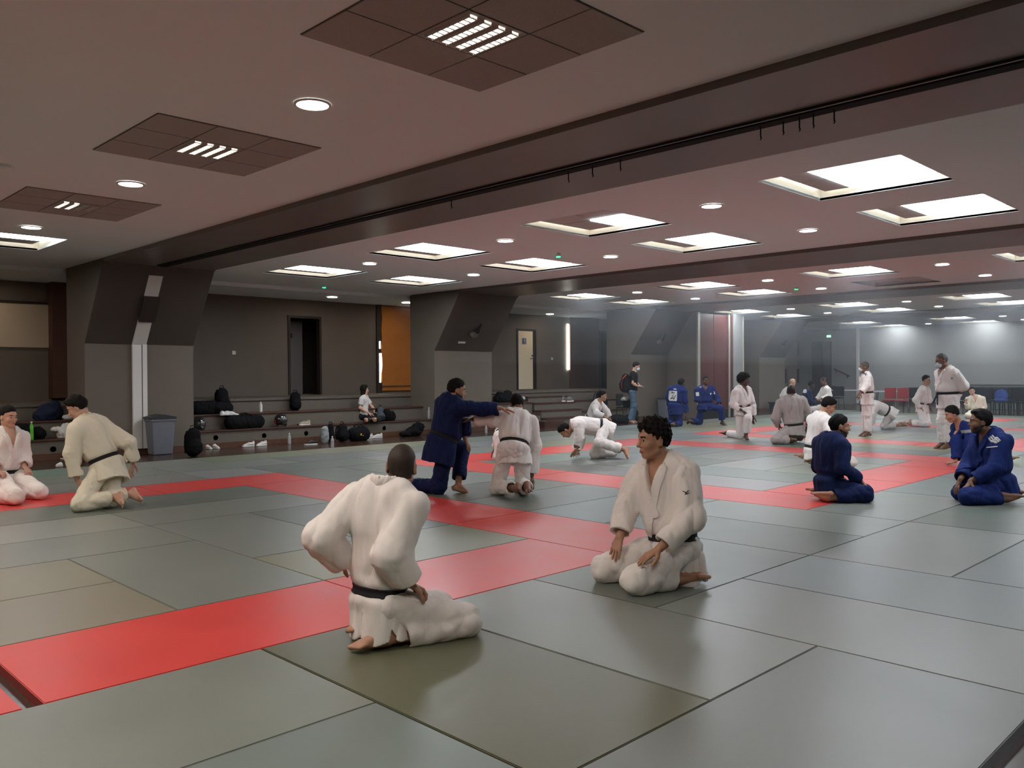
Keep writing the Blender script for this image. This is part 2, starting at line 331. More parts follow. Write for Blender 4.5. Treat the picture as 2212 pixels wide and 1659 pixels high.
# dark room behind the open door
bm = bmesh.new(); X0, X1 = DH[0][0] - .6, DH[0][1] + 1.6
for d in ((X0, X1, YW1 + 2.2, YW1 + 2.3, 0, 3.2), (X0 - .1, X0, YW1 + .2, YW1 + 2.3, 0, 3.2), (X1, X1 + .1, YW1 + .2, YW1 + 2.3, 0, 3.2), (X0, X1, YW1 + .2, YW1 + 2.3, 3.1, 3.2), (X0, X1, YW1 + .2, YW1 + 2.3, ZP - .1, ZP)): box(bm, *d)
tag(me_obj('wall_back_room', bm, 'wall'), kind='structure')
lf = bx('door_leaf', (.30, .86, .75, .80, 0, h_ - .08), 'doorg', t, bevel=.004); lf.rotation_euler = (0, 0, 0)
bm = bmesh.new(); tube(bm, [(.34, .74, 1.02), (.34, .70, 1.02), (.44, .70, 1.02)], .011, 8); me_obj('door_handle', bm, 'chrome', lf)
bx('door_sign', (.50, .56, .742, .75, 1.48, 1.60), 'black', lf)
bx('door_edge_post', (.17, .27, .6, .7, 0, 1.3), 'black', t)
t, w_, h_ = door(2, *DH[1][:2], DH[1][3], 'doorw')
lf = bx('door_leaf', (.07, w_ - .16, -.012, .03, .015, h_ - .07), 'doorw', t); bx('door_side_panel', (w_ - .16, w_ - .06, -.005, .03, .0, h_ - .06), 'frame', t)
bm = bmesh.new(); tube(bm, [(w_ - .20, -.012, 1.0), (w_ - .20, -.05, 1.0), (w_ - .31, -.05, 1.0)], .012, 8); lathe(bm, [(.001, -.02), (.028, -.018), (.028, .018), (.001, .02)], 12, (w_ - .20, -.02, 1.1)); me_obj('door_handle', bm, 'black', lf)
sg = bx('door_sign', (.24, .44, -.02, -.012, 1.46, 1.66), 'clothg', lf)
bx('sign_pictogram', (.285, .395, -.024, -.02, 1.50, 1.63), 'bluecloth', lf)
bm = bmesh.new(); box(bm, .325, .355, -.027, -.024, 1.52, 1.60); box(bm, .31, .37, -.027, -.024, 1.585, 1.61); me_obj('sign_letter', bm, 'white', lf)
t, w_, h_ = door(3, *DH[2][:2], DH[2][3], 'frame')
bx('door_leaf', (.05, w_ - .05, .02, .06, 0, h_ - .06), 'dark', t)  # near-black sheet painting the darkness of an open doorway
bm = bmesh.new(); box(bm, 8.45, 8.62, YW1 - .05, YW1, ZP, ZS); tag(me_obj('trim_2', bm, 'frame'), kind='structure')
t = thing('orange_roller_blind', 'tall orange roller blind with a bottom bar, light leaking beside it', 'blind', (9.1, YW1, ZP + .06))
bm = bmesh.new()
N = 14
for i in range(N):
    z0 = i * 2.32 / N; z1 = (i + 1) * 2.32 / N; o0 = .015 * math.sin(i * 1.7); o1 = .015 * math.sin((i + 1) * 1.7)
    prism(bm, [(-.5 + o0, z0), (.6, z0), (.6, z1), (-.5 + o1, z1)], -.07, -.05, 1)
me_obj('fabric', bm, 'orange', t); bx('bottom_bar', (-.52, .6, -.085, -.045, .10, .14), 'brownp', t)
t = thing('daylight_slit', 'uneven bright vertical light slit along the orange blind', 'light slit', (8.52, YW1 - .055, 1.2))
bm = bmesh.new()
for (z0, z1, a) in ((.0, .28, .05), (.28, .55, .10), (.55, .8, .08), (.93, 1.13, .045)): box(bm, 0, a, 0, .012, z0, z1)
me_obj('gap_glow', bm, 'slit', t)
t = thing('tall_light_slit', 'tall bright vertical light slit beside the dark brown panel', 'light slit', (16.3, YW1 - .05, 1.55)); bx('gap_glow', (0, .10, 0, .02, 0, 1.55), 'slit', t)
tag(bx('brown_wall_panel', (16.42, 17.95, YW1 - .08, YW1, ZP, ZS), 'brownp'), 'dark brown full-height panel on the wall beside the tall light slit', 'panel')
tag(bx('rust_wall_panel', (.28, .75, YW1 - .3, YW1, ZP + .06, ZS), 'brownp'), 'narrow rust brown vertical panel left of the nearest pillar', 'panel')
t = thing('projection_screen', 'pale beige screen hanging from a dark rail on the wall at the left edge', 'screen', (-.5, YW1, 2.0))
bx('fabric', (-1.2, .80, -.04, -.03, 0, .88), 'beige', t); bx('rail', (-1.3, .78, -.06, 0, .88, .93), 'frame', t)
t = thing('wall_clock', 'round pale disc high on the wall left of the rust panel', 'clock', (at(90, 617, 1, YW1)[0], YW1, 3.07)); bm = bmesh.new(); lathe(bm, [(.001, -.03), (.1, -.03), (.105, 0)], 24)
o = me_obj('dial', bm, 'wall', t); o.rotation_euler = (-PI / 2, 0, 0)
for (u, v, l) in ((505, 762, 'small white switch on the wall left of the dark doorway'), (1192, 775, 'small pale switch on the wall right of the cream door')):
    p = at(u, v, 1, YW1); tag(bx('light_switch', (p[0] - .045, p[0] + .045, YW1 - .015, YW1, p[2] - .045, p[2] + .045), 'white', bevel=.004), l, 'switch')
p = at(1002, 920.5, 1, YPF); t = thing('wall_socket', 'white wall socket low on the second pillar', 'socket', (p[0], YPF, p[2])); bx('plate', (-.06, .06, -.015, 0, -.045, .045), 'white', t, bevel=.004); bx('socket_hole', (-.02, .02, -.018, -.014, -.02, .02), 'dark', t)
# movable-partition cupboard between third and fourth pillar
t = thing('partition_cupboard', 'partition store with oxblood red panels between the third and fourth pillars', 'cupboard', (17.9, 9.85, ZF))
bx('side_wall', (0, .12, 0, 1.2, 0, ZC - ZF - .002), 'wall', t); bx('front_wall', (2.18, 2.8, 0, .1, 0, ZC - ZF - .002), 'farwall', t); bx('return_wall', (2.7, 2.8, .1, 1.2, 0, ZC - ZF - .002), 'wall', t)
for a, b_ in ((.12, 1.0), (1.02, 1.86)): p_ = bx('red_panel', (a, b_, .03, .09, .25, 3.38), 'redp', t, bevel=.005)
bx('red_panel', (1.93, 2.18, .03, .09, .1, 3.38), 'redp', t); bx('dark_base', (.12, 2.5, .01, .08, 0, .25), 'dark', t)
for a, wd in ((-.02, .13), (1.85, .07), (2.74, .08)): bx('metal_post', (a, a + wd, -.03, .02, 0, 3.40), 'alu', t)
# fourth bay door, windows, handrail on the far wall
t = thing('door_4', None, None, (XW1, 12.77, ZF)); t['kind'] = 'structure'
bx('door_leaf', (-.06, .0, -.46, .46, 0, 2.9), 'frame', t); bx('door_seam', (-.065, -.06, -.01, .01, 0, 2.9), 'black', t)
wn = 0
for (ya, yb, za, zb) in ((13.9, 14.0 - .001, .92, 1.58), (13.3 + .55, 13.3 + .6, 2.24, 2.9)): pass
for k, (u0, u1, v0, v1) in enumerate(((1711, 1726, 737, 767), (1711, 1726, 797, 827))):
    a = at(u0, v0, 0, XW1); b_ = at(u1, v1, 0, XW1); tag(bx('window_%d' % (k + 1), (XW1 - .03, XW1, b_[1], a[1], b_[2], a[2]), 'frame'), kind='structure')
a = at(1696, 797, 1, YW1); b_ = at(1700, 827, 1, YW1); tag(bx('window_3', (a[0], b_[0], YW1 - .03, YW1, b_[2], a[2]), 'frame'), kind='structure')
t = thing('wall_handrail', 'black sloping handrail fixed to the far wall', 'handrail', (XW1, 11.8, 1.4)); bm = bmesh.new(); tube(bm, [(-.1, .36, .18), (-.1, -.38, -.17)], .03, 8); me_obj('rail', bm, 'black', t)
for y, z in ((.24, .07), (-.26, -.16)): bm = bmesh.new(); tube(bm, [(0, y, z - .06), (-.08, y, z - .06), (-.1, y, z + .04)], .025, 6); me_obj('bracket', bm, 'black', t)
t = thing('exit_sign', 'small lit green-white exit sign above the dark far door', 'exit sign', (XW1 - .05, 12.43, 3.1)); bx('casing', (0, .05, -.09, .09, -.05, .05), 'exitw', t)
bm = bmesh.new(); box(bm, -.004, 0, -.04, .0, -.03, .03); box(bm, -.004, 0, .02, .06, -.008, .008); me_obj('pictogram', bm, 'grn', t)
bm = bmesh.new(); lathe(bm, [(.001, -.04), (.03, -.03), (.03, 0)], 10); o = me_obj('cover', bm, 'exitw', None); o.location = (XW1 - .3, 12.45, ZC); o.name = 'emergency_light'; tag(o, 'small pale light dot on the ceiling above the far exit sign', 'emergency light')
# ---------------------------------------------------------------- seating steps
def steps(xa, xb, labels, vents, gap=None):
    lv = ((11.15, .31), (11.47, .62)); prev = ZF
    for k, (y, z) in enumerate(lv):
        t = thing('seating_step', labels[k], 'step', (xa, y, ZF)); yb = lv[k + 1][0] if k == 0 else YPB - .03
        for (a_, b_) in ([(0, xb - xa)] if gap is None else [(0, gap[0] - xa), (gap[1] - xa, xb - xa)]):
            bx('riser_block', (a_ + .002, b_ - .002, 0, yb - y - (.032 if k == 0 else 0), prev - ZF, z - ZF - .03), 'riser', t)
            bx('wood_tread', (a_ + .002, b_ - .002, -.03, yb - y - .032, z - ZF - .03, z - ZF), 'tread', t, bevel=.004)
        if k == 0:
            bx('skirting', (0, xb - xa, -.012, 0, 0, .11), 'skirtb', t)
            for (u, v) in vents:
                p = at(u, v, 1, 11.15); bm = bmesh.new(); lathe(bm, [(.001, -.012), (.042, -.012), (.052, -.004), (.052, 0)], 20)
                o = me_obj('round_vent', bm, 'dark', t); o.location = (p[0] - xa, 0, p[2] - ZF); o.rotation_euler = (-PI / 2 + PI, 0, 0)
        if k == 1: pass
        prev = z
        prev = ZF
steps(-9, .02, ['lower wood-topped seating step left of the nearest pillar', 'upper wood-topped seating step left of the nearest pillar'], [(114.8, 970.4), (32, 975)])
steps(1.99, 8.04, ['lower wood-topped seating step between the first and second pillars', 'upper wood-topped seating step the woman leans before'], [(465.9, 945.5), (570.6, 941), (661.5, 936), (829.9, 925)])
steps(9.97, 15.92, ['lower wood-topped seating step between the second and third pillars', 'upper wood-topped seating step between the second and third pillars'], [(1146.5, 905.4)], (11.98, 13.77))
t = thing('wooden_stairs', 'small wooden flight of stairs up the steps below the cream door', 'stairs', (12.0, 10.85, ZF))
for i, (y0, z) in enumerate(((.0, .10), (.1, .2), (.30, .42), (.55, .62), (.8, .80))):
    if i > 0: bx('stair_tread', (0, 1.75, y0 - .02, min(y0 + .32, 1.06), z - .03 + .012, z + .012), 'tread', t); bx('stair_riser', (.0, 1.75, y0, min(y0 + .28, 1.06), 0 if i < 2 else z - .2, z - .018), 'riser', t)
bx('bottom_block', (-.5, .3, -.3, .1, 0, .16), 'tread', t)
# ---------------------------------------------------------------- tatami mats
def mx(x): return x if x <= 3 else 3 + (x - 3) * .945
RED = (.60, .050, .045); OLV = (.135, .135, .078); YEL = (.25, .25, .15); GRY = (.235, .25, .205); BLU = (.20, .235, .205); DGR = (.165, .185, .145); PALE = (.29, .30, .25)
mats = []; occ = {}
def put(x, y, w, h, c, lab=None):
    for i in range(w):
        for j in range(h):
            if (x + i, y + j) in occ: return False
    for i in range(w):
        for j in range(h): occ[(x + i, y + j)] = 1
    mats.append((x, y, w, h, c, lab)); return True
# near red band and squares
L = 'red judo mat '
put(-4, -1, 2, 1, RED, L + 'left of the kneeling man with his back turned'); put(-6, -1, 2, 1, RED, L + 'cut by the left edge, beyond the wide black gap')
put(-2, -1, 2, 1, RED, L + 'between the two front kneeling men')
for k, l in ((-1, 'at the near red corner, beside the seated man in front'), (1, 'in the diagonal band right behind the shaved head'), (3, 'in the diagonal band left of the man in blue')): put(0, k, 1, 2, RED, L + l)
for k, l in ((-1, 'at the far left corner of the near square'), (-3, 'beneath the bending man in cream'), (-5, 'beneath the smiling man at the left edge')): put(k, 5, 2, 1, RED, L + l)
put(-7, 5, 2, 1, RED, L + 'outside the left edge')
for k, l in ((5, 'behind the man in blue on one knee, short piece'),): put(3, 5, 1, 1, RED, L + l)
for k, l in ((-1, 'at the near corner of the second square'), (1, 'in the band behind the man sitting in front'), (3, 'in the band behind the man on hands and knees')): put(3, k, 1, 2, RED, L + l)
for k, l in ((4, 'left part of the far band of the second square'), (6, 'beneath the crawling man, far band of the second square'), (8, 'at the far right corner of the second square')): put(k, 5, 2, 1, RED, L + l)
for k, l in ((-1, 'at the right corner of the second square'), (1, 'behind the man in white with bowed head'), (3, 'beneath the man in the grey jacket')): put(9, k, 1, 2, RED, L + l)
for k, l in ((4, 'under the blue-clad man seen in profile'), (6, 'right of the blue-clad man seen in profile'), (8, 'by the hand of the leaning man in blue')): put(k, -1, 2, 1, RED, L + l) if k < 8 else put(8, -1, 1, 1, RED, L + l)
for k, l in ((-1, 'near the smiling man in blue, third square'), (1, 'at the feet of the tall masked man'), (3, 'by the feet of the shorter masked man')): put(12, k, 1, 2, RED, L + l)
put(12, 5, 2, 1, RED, L + 'behind the kneeling man with one foot forward'); put(14, 5, 2, 1, RED, L + 'right of the kneeling man with one foot forward, far band'); put(16, 5, 2, 1, RED, L + 'in the far band of the third square'); put(18, 5, 1, 1, RED, L + 'at the far right corner of the third square')
for k in (-1, 1, 3): put(18, k, 1, 2, RED, L + 'in the thin far band behind the standing men, piece %s' % {-1: 'farthest right', 1: 'in the middle', 3: 'farthest left'}[k])
put(13, -1, 2, 1, RED, L + 'at the right edge behind the smiling man in blue'); put(15, -1, 2, 1, RED, L + 'outside the right edge'); put(17, -1, 1, 1, RED, L + 'far outside the right edge')
put(22, 2, 2, 1, RED, L + 'far away in front of the black chairs')
# known green mats near the camera
G = 'judo mat '
for (x, y, w, h, c, l) in ((-5, -2, 2, 1, GRY, 'grey-green judo mat along the front of the red band, left'), (-5, -3, 2, 1, BLU, 'grey-green judo mat at the bottom left'), (-3, -3, 1, 2, OLV, 'dark olive judo mat in front of the kneeling man with his back turned'),
    (-2, -3, 1, 2, GRY, 'grey-green judo mat between the olive mat and the man sitting in front'), (-3, -4, 2, 1, (.18, .19, .165), 'grey judo mat at the bottom right corner'), (-5, -4, 2, 1, GRY, 'grey-green judo mat below the olive mat, cut by the bottom edge'),
    (-1, -2, 2, 1, DGR, 'green judo mat under the man sitting in front'), (-1, -4, 1, 2, GRY, 'grey-green judo mat right of the dark joint in the foreground'), (0, -4, 1, 2, BLU, 'pale grey judo mat by the right edge, shining'), (1, -3, 2, 1, GRY, 'grey judo mat at the right edge under a long joint'),
    (1, -4, 2, 1, BLU, 'grey judo mat cut by the right edge, lowest'), (1, -2, 1, 2, DGR, 'darker green judo mat behind the man sitting in front'), (2, -2, 1, 2, GRY, 'shining grey judo mat before the near red corner'), (3, -2, 2, 1, GRY, 'grey-green judo mat in front of the blue-clad man in profile'), (5, -2, 2, 1, BLU, 'grey-green judo mat left of the smiling man in blue'),
    (3, -3, 2, 1, DGR, 'grey-green judo mat in the shadow of the smiling man'), (5, -3, 2, 1, GRY, 'grey-green judo mat under the smiling man in blue'), (-3, 0, 1, 2, GRY, 'pale grey-green judo mat left of the man with his back turned, inside the red square'), (-5, 0, 2, 1, (.27, .24, .17), 'brownish judo mat inside the near square, far left front'), (-5, 1, 2, 1, (.27, .25, .17), 'brownish judo mat inside the near square, far left, second row'),
    (-2, 0, 2, 1, YEL, 'yellow-green judo mat right behind the near red band'), (-2, 1, 1, 2, GRY, 'grey-green judo mat in the near square, behind his left elbow'), (-1, 1, 1, 2, DGR, 'grey-green judo mat touching the diagonal red band'), (-4, 2, 2, 1, GRY, 'grey-green judo mat in the near square left of the centre'), (-4, 3, 2, 1, PALE, 'pale judo mat near the feet of the bending man'), (-2, 3, 2, 1, GRY, 'grey-green judo mat in the near square before its far corner'), (-2, 4, 2, 1, DGR, 'green judo mat along the far band of the near square'), (-4, 4, 2, 1, DGR, 'green judo mat under the feet of the bending man'),
    (1, 0, 2, 1, BLU, 'blue-grey judo mat behind the man sitting in front, left part'), (1, 1, 2, 1, DGR, 'olive grey judo mat behind the shadowed red mat'), (1, 2, 2, 1, OLV[:1] and (.17, .175, .125), 'olive judo mat under the feet of the kneeling pair'), (1, 3, 2, 1, GRY, 'grey-green judo mat between the kneeling pair'), (1, 4, 1, 2, DGR, 'grey-green judo mat left of the man in blue on one knee'), (2, 4, 1, 2, DGR, 'grey-green judo mat behind the man in blue on one knee'),
    (1, 6, 2, 1, DGR, 'darker green judo mat beyond the far corner of the near square'), (0, 7, 2, 1, GRY, 'pale judo mat near the water bottles'), (2, 7, 2, 1, (.18, .19, .17), 'darker grey judo mat near the wood floor')): put(x, y, w, h, c, l)
rg = random.Random(5)
def zone(x, y):
    if x < 0 and 0 <= y < 5: return 'in the near square'
    if 1 <= x < 3 and y < 6: return 'between near and second squares'
    if 4 <= x < 9 and 0 <= y < 5: return 'in the second square'
    if 13 <= x < 18 and 0 <= y < 5: return 'in the third square'
    if 10 <= x < 12 and -1 <= y < 6: return 'between second and third squares'
    if y >= 6: return 'by the steps' + (', near part' if x < 4 else ', middle part' if x < 12 else ', far part')
    if x >= 19: return 'at the far end'
    return 'on the right side' + (', near part' if x < 6 else ', far part')
for x in range(-7, 26):
    for y in range(8, -6, -1):
        if (x, y) in occ: continue
        if x < 6 and y < -4: continue
        if y < -4 and x < 12: continue
        c = rg.choice([GRY, GRY, BLU, DGR, PALE, YEL, DGR]); c = tuple(v * rg.uniform(.9, 1.08) for v in c)
        o_ = rg.random() < .5
        for (w, h, yy) in (((2, 1, y), (1, 2, y - 1)) if o_ else ((1, 2, y - 1), (2, 1, y))):
            if put(x, yy, w, h, c, None): break
        else: put(x, y, 1, 1, c, None)
mrg = random.Random(9); cache = {}; RC = {}; mlist = []
for (x, y, w, h, c, lab) in mats:
    g = .003; x0, x1 = mx(x) + g, mx(x + w) - g; y0, y1 = y + g, y + h - g
    if (x, y) == (-6, -1): x1 -= .075
    if w == 1 and x < -1 and y < -1: x0 += .004
    k = (round(x1 - x0, 3), round(y1 - y0, 3))
    if k not in cache:
        bm = bmesh.new(); box(bm, -k[0] / 2, k[0] / 2, -k[1] / 2, k[1] / 2, -.05, 0)
        bmesh.ops.bevel(bm, geom=[e for e in bm.edges if all(v.co.z > -.01 for v in e.verts)] + [e for e in bm.edges if abs(e.verts[0].co.z - e.verts[1].co.z) > .01], offset=.004, segments=2, affect='EDGES')
        me = D.meshes.new('judo_mat'); bmesh.ops.recalc_face_normals(bm, faces=bm.faces); bm.to_mesh(me); bm.free(); me.materials.append(MT['matm']); cache[k] = me
    o = D.objects.new('judo_mat', cache[k]); COL.objects.link(o); o.location = ((x0 + x1) / 2, (y0 + y1) / 2, 0)
    o.color = ((*c, 1) if c == RED else (c[0] * .80, c[1] * .83, c[2] * .90, 1))
    if lab is None:
        big = '%s judo mat %s' % ('pale' if c[1] > .27 else 'dark' if c[1] < .2 else 'grey-green', zone(x, y)); RC.setdefault(big, 0); RC[big] += 1; D_ = x + 5 + y + 5; lab = big; mlist.append((o, big, D_))
    tag(o, lab, 'judo mat', 'red mats' if c == RED else 'green mats')

# ---------------------------------------------------------------- haze volumes added to imitate veiling glare in the lit part of the hall
def haze(nm, dens, z0, z1, lab):
    hm = D.materials.new(nm); hm.use_nodes = True; nt = hm.node_tree; nt.nodes.clear(); ho = nt.nodes.new('ShaderNodeOutputMaterial'); hv = nt.nodes.new('ShaderNodeVolumeScatter')
    hv.inputs['Color'].default_value = (.86, .92, 1.0, 1); hv.inputs['Density'].default_value = dens; hv.inputs['Anisotropy'].default_value = .5; nt.links.new(hv.outputs[0], ho.inputs['Volume']); MT[nm] = hm
    tag(bx('haze', (8.0, XW1 - .002, YW0 + .002, YW1 - .002, z0, z1), nm), lab, 'haze', kind='stuff')
haze('haze_low', HAZE * .5, ZF + .002, 1.698, 'thin haze layer added for the glare veil around the people in the far hall')
haze('haze_middle', HAZE * 1.1, 1.702, 2.498, 'added haze for the glare veil above the heads in the far part of the hall')
haze('haze_high', HAZE * 1.75, 2.502, ZC - .002, 'added bluish haze for glare veil under the ceiling of the far part of the hall')

ORD = ['nearest', 'second nearest', 'third nearest', 'fourth nearest', 'fifth nearest', 'sixth nearest', 'seventh nearest', 'eighth nearest', 'ninth nearest', 'tenth nearest']
for big in RC:
    L_ = sorted([m_ for m_ in mlist if m_[1] == big], key=lambda q_: depth(np.array([q_[0].location.x, q_[0].location.y, 0])))
    for i_, (o, _, _) in enumerate(L_):
        if i_ < len(ORD) and len(L_) > 1: o['label'] = big + ', ' + ORD[i_]; o['group'] = 'green mats'
        elif len(L_) > len(ORD): o['label'] = big + ', farther'; o['group'] = big + ', farther ones'
# ================================================================ SOFT-BODY MESHER (distance fields -> one smooth closed mesh)
def nrm(v): v = np.asarray(v, float); return v / (np.linalg.norm(v) + 1e-12)
class Cap:
    """tapered capsule, optionally squashed: its section is s times as wide along axis u"""
    def __init__(s_, a, b, ra, rb, u=None, s=1.0): s_.a = np.asarray(a, float); s_.b = np.asarray(b, float); s_.ra = ra; s_.rb = rb; s_.u = None if u is None else nrm(u); s_.s = s
    def __call__(s_, P):
        a, b, ra, rb = s_.a, s_.b, s_.ra, s_.rb
        Q = P - a; ba = b - a
        if s_.u is not None and s_.s != 1:
            k = 1 / s_.s - 1; Q = Q + k * (Q @ s_.u)[..., None] * s_.u; ba = ba + k * (ba @ s_.u) * s_.u
        h = np.clip((Q @ ba) / (ba @ ba + 1e-9), 0, 1)
        return np.linalg.norm(Q - h[..., None] * ba, axis=-1) - (ra + (rb - ra) * h)
class Ell:
    def __init__(s_, c, ax, r): s_.c = np.asarray(c, float); s_.A = np.array([nrm(x) for x in ax]); s_.r = np.asarray(r, float)
    def __call__(s_, P):
        q = (P - s_.c) @ s_.A.T; k0 = np.linalg.norm(q / s_.r, axis=-1); k1 = np.linalg.norm(q / s_.r ** 2, axis=-1)
        return k0 * (k0 - 1) / (k1 + 1e-9)
def smin(a, b, k):
    h = np.clip(.5 + .5 * (b - a) / k, 0, 1); return b + (a - b) * h - k * h * (1 - h)
def plane(c, n): c = np.asarray(c, float); n = nrm(n); return lambda P: (P - c) @ n      # keep the side where (P-c).n < 0
class Piece:
    """smooth union of primitives, minus some, cut by planes"""
    def __init__(s_, prims, k=.03, cuts=(), subs=(), ks=.008, disp=None): s_.p = prims; s_.k = k; s_.c = cuts; s_.s = subs; s_.ks = ks; s_.d = disp
    def __call__(s_, P):
        f = s_.p[0](P)
        for q in s_.p[1:]: f = smin(f, q(P), s_.k)
        if s_.d is not None: f = f + s_.d(P)
        for c in s_.c: f = np.maximum(f, c(P))
        for q in s_.s: f = -smin(-f, q(P), s_.ks)
        return f
class Field:
    def __init__(s_, pieces, k=.03, disp=None, cuts=(), subs=(), floor=None, inter=None): s_.p = pieces; s_.k = k; s_.d = disp; s_.c = cuts; s_.s = subs; s_.f = floor; s_.i = inter
    def __call__(s_, P):
        f = None
        for q in s_.p: v = q(P); f = v if f is None else smin(f, v, s_.k)
        return s_.post(f, P)
    def post(s_, f, P):
        if s_.d is not None: f = f + s_.d(P)
        for q in s_.s: f = -smin(-f, q(P), .012)
        for c in s_.c: f = np.maximum(f, c(P))
        if s_.i is not None: f = np.maximum(f, s_.i(P))
        if s_.f is not None: f = np.maximum(f, s_.f + .001 - P[..., 2])
        return f
def folds(seed, amp=.006, scale=1.0, direction=None):
    r = np.random.RandomState(seed); W = []
    for i, (lam, a) in enumerate(((.28, .7), (.16, 1.0), (.10, .85), (.06, .3))):
        for j in range(2):
            d = nrm(r.normal(size=3))
            if direction is not None: d = nrm(d - .82 * (d @ direction) * direction)
            W.append((d * 2 * PI / (lam * scale), r.uniform(0, 6.28), a, i, nrm(r.normal(size=3)) * 2 * PI / (.3 * scale)))
    def f(P):
        t = 0
        for d, ph, a, i, wv in W:
            x = P @ d + ph + .9 * np.sin(P @ wv + ph * 2)
            t = t + a * ((1 - 2 * np.abs(np.sin(x * .5)) ** .7) if i >= 1 else np.sin(x)) * .35
        return t * amp
    return f
def mesh_field(F, lo, hi, vox):
    """surface nets on a block-sparse grid"""
    lo = np.asarray(lo) - 3 * vox; B = 8
    nb = np.ceil((np.asarray(hi) + 3 * vox - lo) / (vox * B)).astype(int); n = nb * B
    I = np.stack(np.meshgrid(*[np.arange(k) for k in nb], indexing='ij'), -1).reshape(-1, 3)
    cen = lo + (I + .5) * B * vox - vox * .5
    fc = F(cen); act = np.abs(fc) < vox * B * .87 * 1.2 + .022
    V = np.empty(n + 1, np.float32); V[:] = 1.0
    neg = I[(~act) & (fc < 0)]
    for i, j, k in neg: V[i * B:(i + 1) * B, j * B:(j + 1) * B, k * B:(k + 1) * B] = -1
    off = np.stack(np.meshgrid(*[np.arange(B)] * 3, indexing='ij'), -1).reshape(1, -1, 3)
    A = I[act]
    for s in range(0, len(A), 400):
        g = A[s:s + 400][:, None, :] * B + off
        v = F(lo + g * vox); V[g[..., 0], g[..., 1], g[..., 2]] = v
    S = V < 0
    c = [(i, j, k) for i in (0, 1) for j in (0, 1) for k in (0, 1)]
    def sh(A_, d): return A_[d[0]:A_.shape[0] - 1 + d[0], d[1]:A_.shape[1] - 1 + d[1], d[2]:A_.shape[2] - 1 + d[2]]
    cnt = sum(sh(S, d).astype(np.int8) for d in c); cells = np.argwhere((cnt > 0) & (cnt < 8))
    if len(cells) == 0: return np.zeros((0, 3)), np.zeros((0, 4), int)
    idx = -np.ones(cnt.shape, np.int32); idx[tuple(cells.T)] = np.arange(len(cells))
    acc = np.zeros((len(cells), 3)); num = np.zeros(len(cells)); quads = []
    for ax in range(3):
        e = np.zeros(3, int); e[ax] = 1; o1, o2 = [q for q in range(3) if q != ax]
        for a_ in (0, 1):
            for b_ in (0, 1):
                d0 = np.zeros(3, int); d0[o1] = a_; d0[o2] = b_
                p = cells + d0; q = p + e; f0 = V[tuple(p.T)]; f1 = V[tuple(q.T)]; m = (f0 < 0) != (f1 < 0)
                t = np.where(m, f0 / (f0 - f1 + 1e-12), 0); pos = d0 + t[:, None] * e; acc += pos * m[:, None]; num += m
        # quads around each crossing edge
        p = cells; q = p + e; f0 = V[tuple(p.T)]; f1 = V[tuple(q.T)]; m = ((f0 < 0) != (f1 < 0)) & (cells[:, o1] > 0) & (cells[:, o2] > 0)
        pc = cells[m]; s1 = np.zeros(3, int); s1[o1] = 1; s2 = np.zeros(3, int); s2[o2] = 1
        quad = np.stack([idx[tuple(pc.T)], idx[tuple((pc - s1).T)], idx[tuple((pc - s1 - s2).T)], idx[tuple((pc - s2).T)]], 1)
        flip = (f0[m] < 0) ^ (ax == 1); quad[flip] = quad[flip][:, ::-1]
        quads.append(quad)
    Q = np.concatenate(quads); Q = Q[(Q >= 0).all(1)]
    return lo + (cells + acc / num[:, None]) * vox, Q
def field_obj(name, F, lo, hi, vox, m, parent=None, matfn=None, relax=1):
    v, q = mesh_field(F, lo, hi, vox)
    if len(v) < 4: return None
    for _ in range(relax + (1 if relax and vox > .009 else 0)):        # light smoothing
        s = np.zeros_like(v); c = np.zeros(len(v))
        for a, b in ((0, 1), (1, 2), (2, 3), (3, 0)):
            np.add.at(s, q[:, a], v[q[:, b]]); np.add.at(c, q[:, a], 1); np.add.at(s, q[:, b], v[q[:, a]]); np.add.at(c, q[:, b], 1)
        v = v * .5 + .5 * s / np.maximum(c, 1)[:, None]
    org = np.array(parent['org']) if parent is not None else np.zeros(3)
    me = D.meshes.new(name); me.vertices.add(len(v)); me.vertices.foreach_set('co', (v - org).astype(np.float32).ravel())
    me.loops.add(len(q) * 4); me.loops.foreach_set('vertex_index', q.astype(np.int32).ravel())
    me.polygons.add(len(q)); me.polygons.foreach_set('loop_start', np.arange(0, len(q) * 4, 4, dtype=np.int32)); me.polygons.foreach_set('loop_total', np.full(len(q), 4, np.int32))
    ms = m if isinstance(m, (list, tuple)) else [m]
    for x in ms: me.materials.append(x if not isinstance(x, str) else MT[x])
    if matfn is not None: me.polygons.foreach_set('material_index', matfn(v[q].mean(1)).astype(np.int32))
    me.update(calc_edges=True); me.validate()
    me.polygons.foreach_set('use_smooth', np.ones(len(me.polygons), bool))
    o = D.objects.new(name, me); COL.objects.link(o)
    if parent is not None: o.parent = parent
    return o
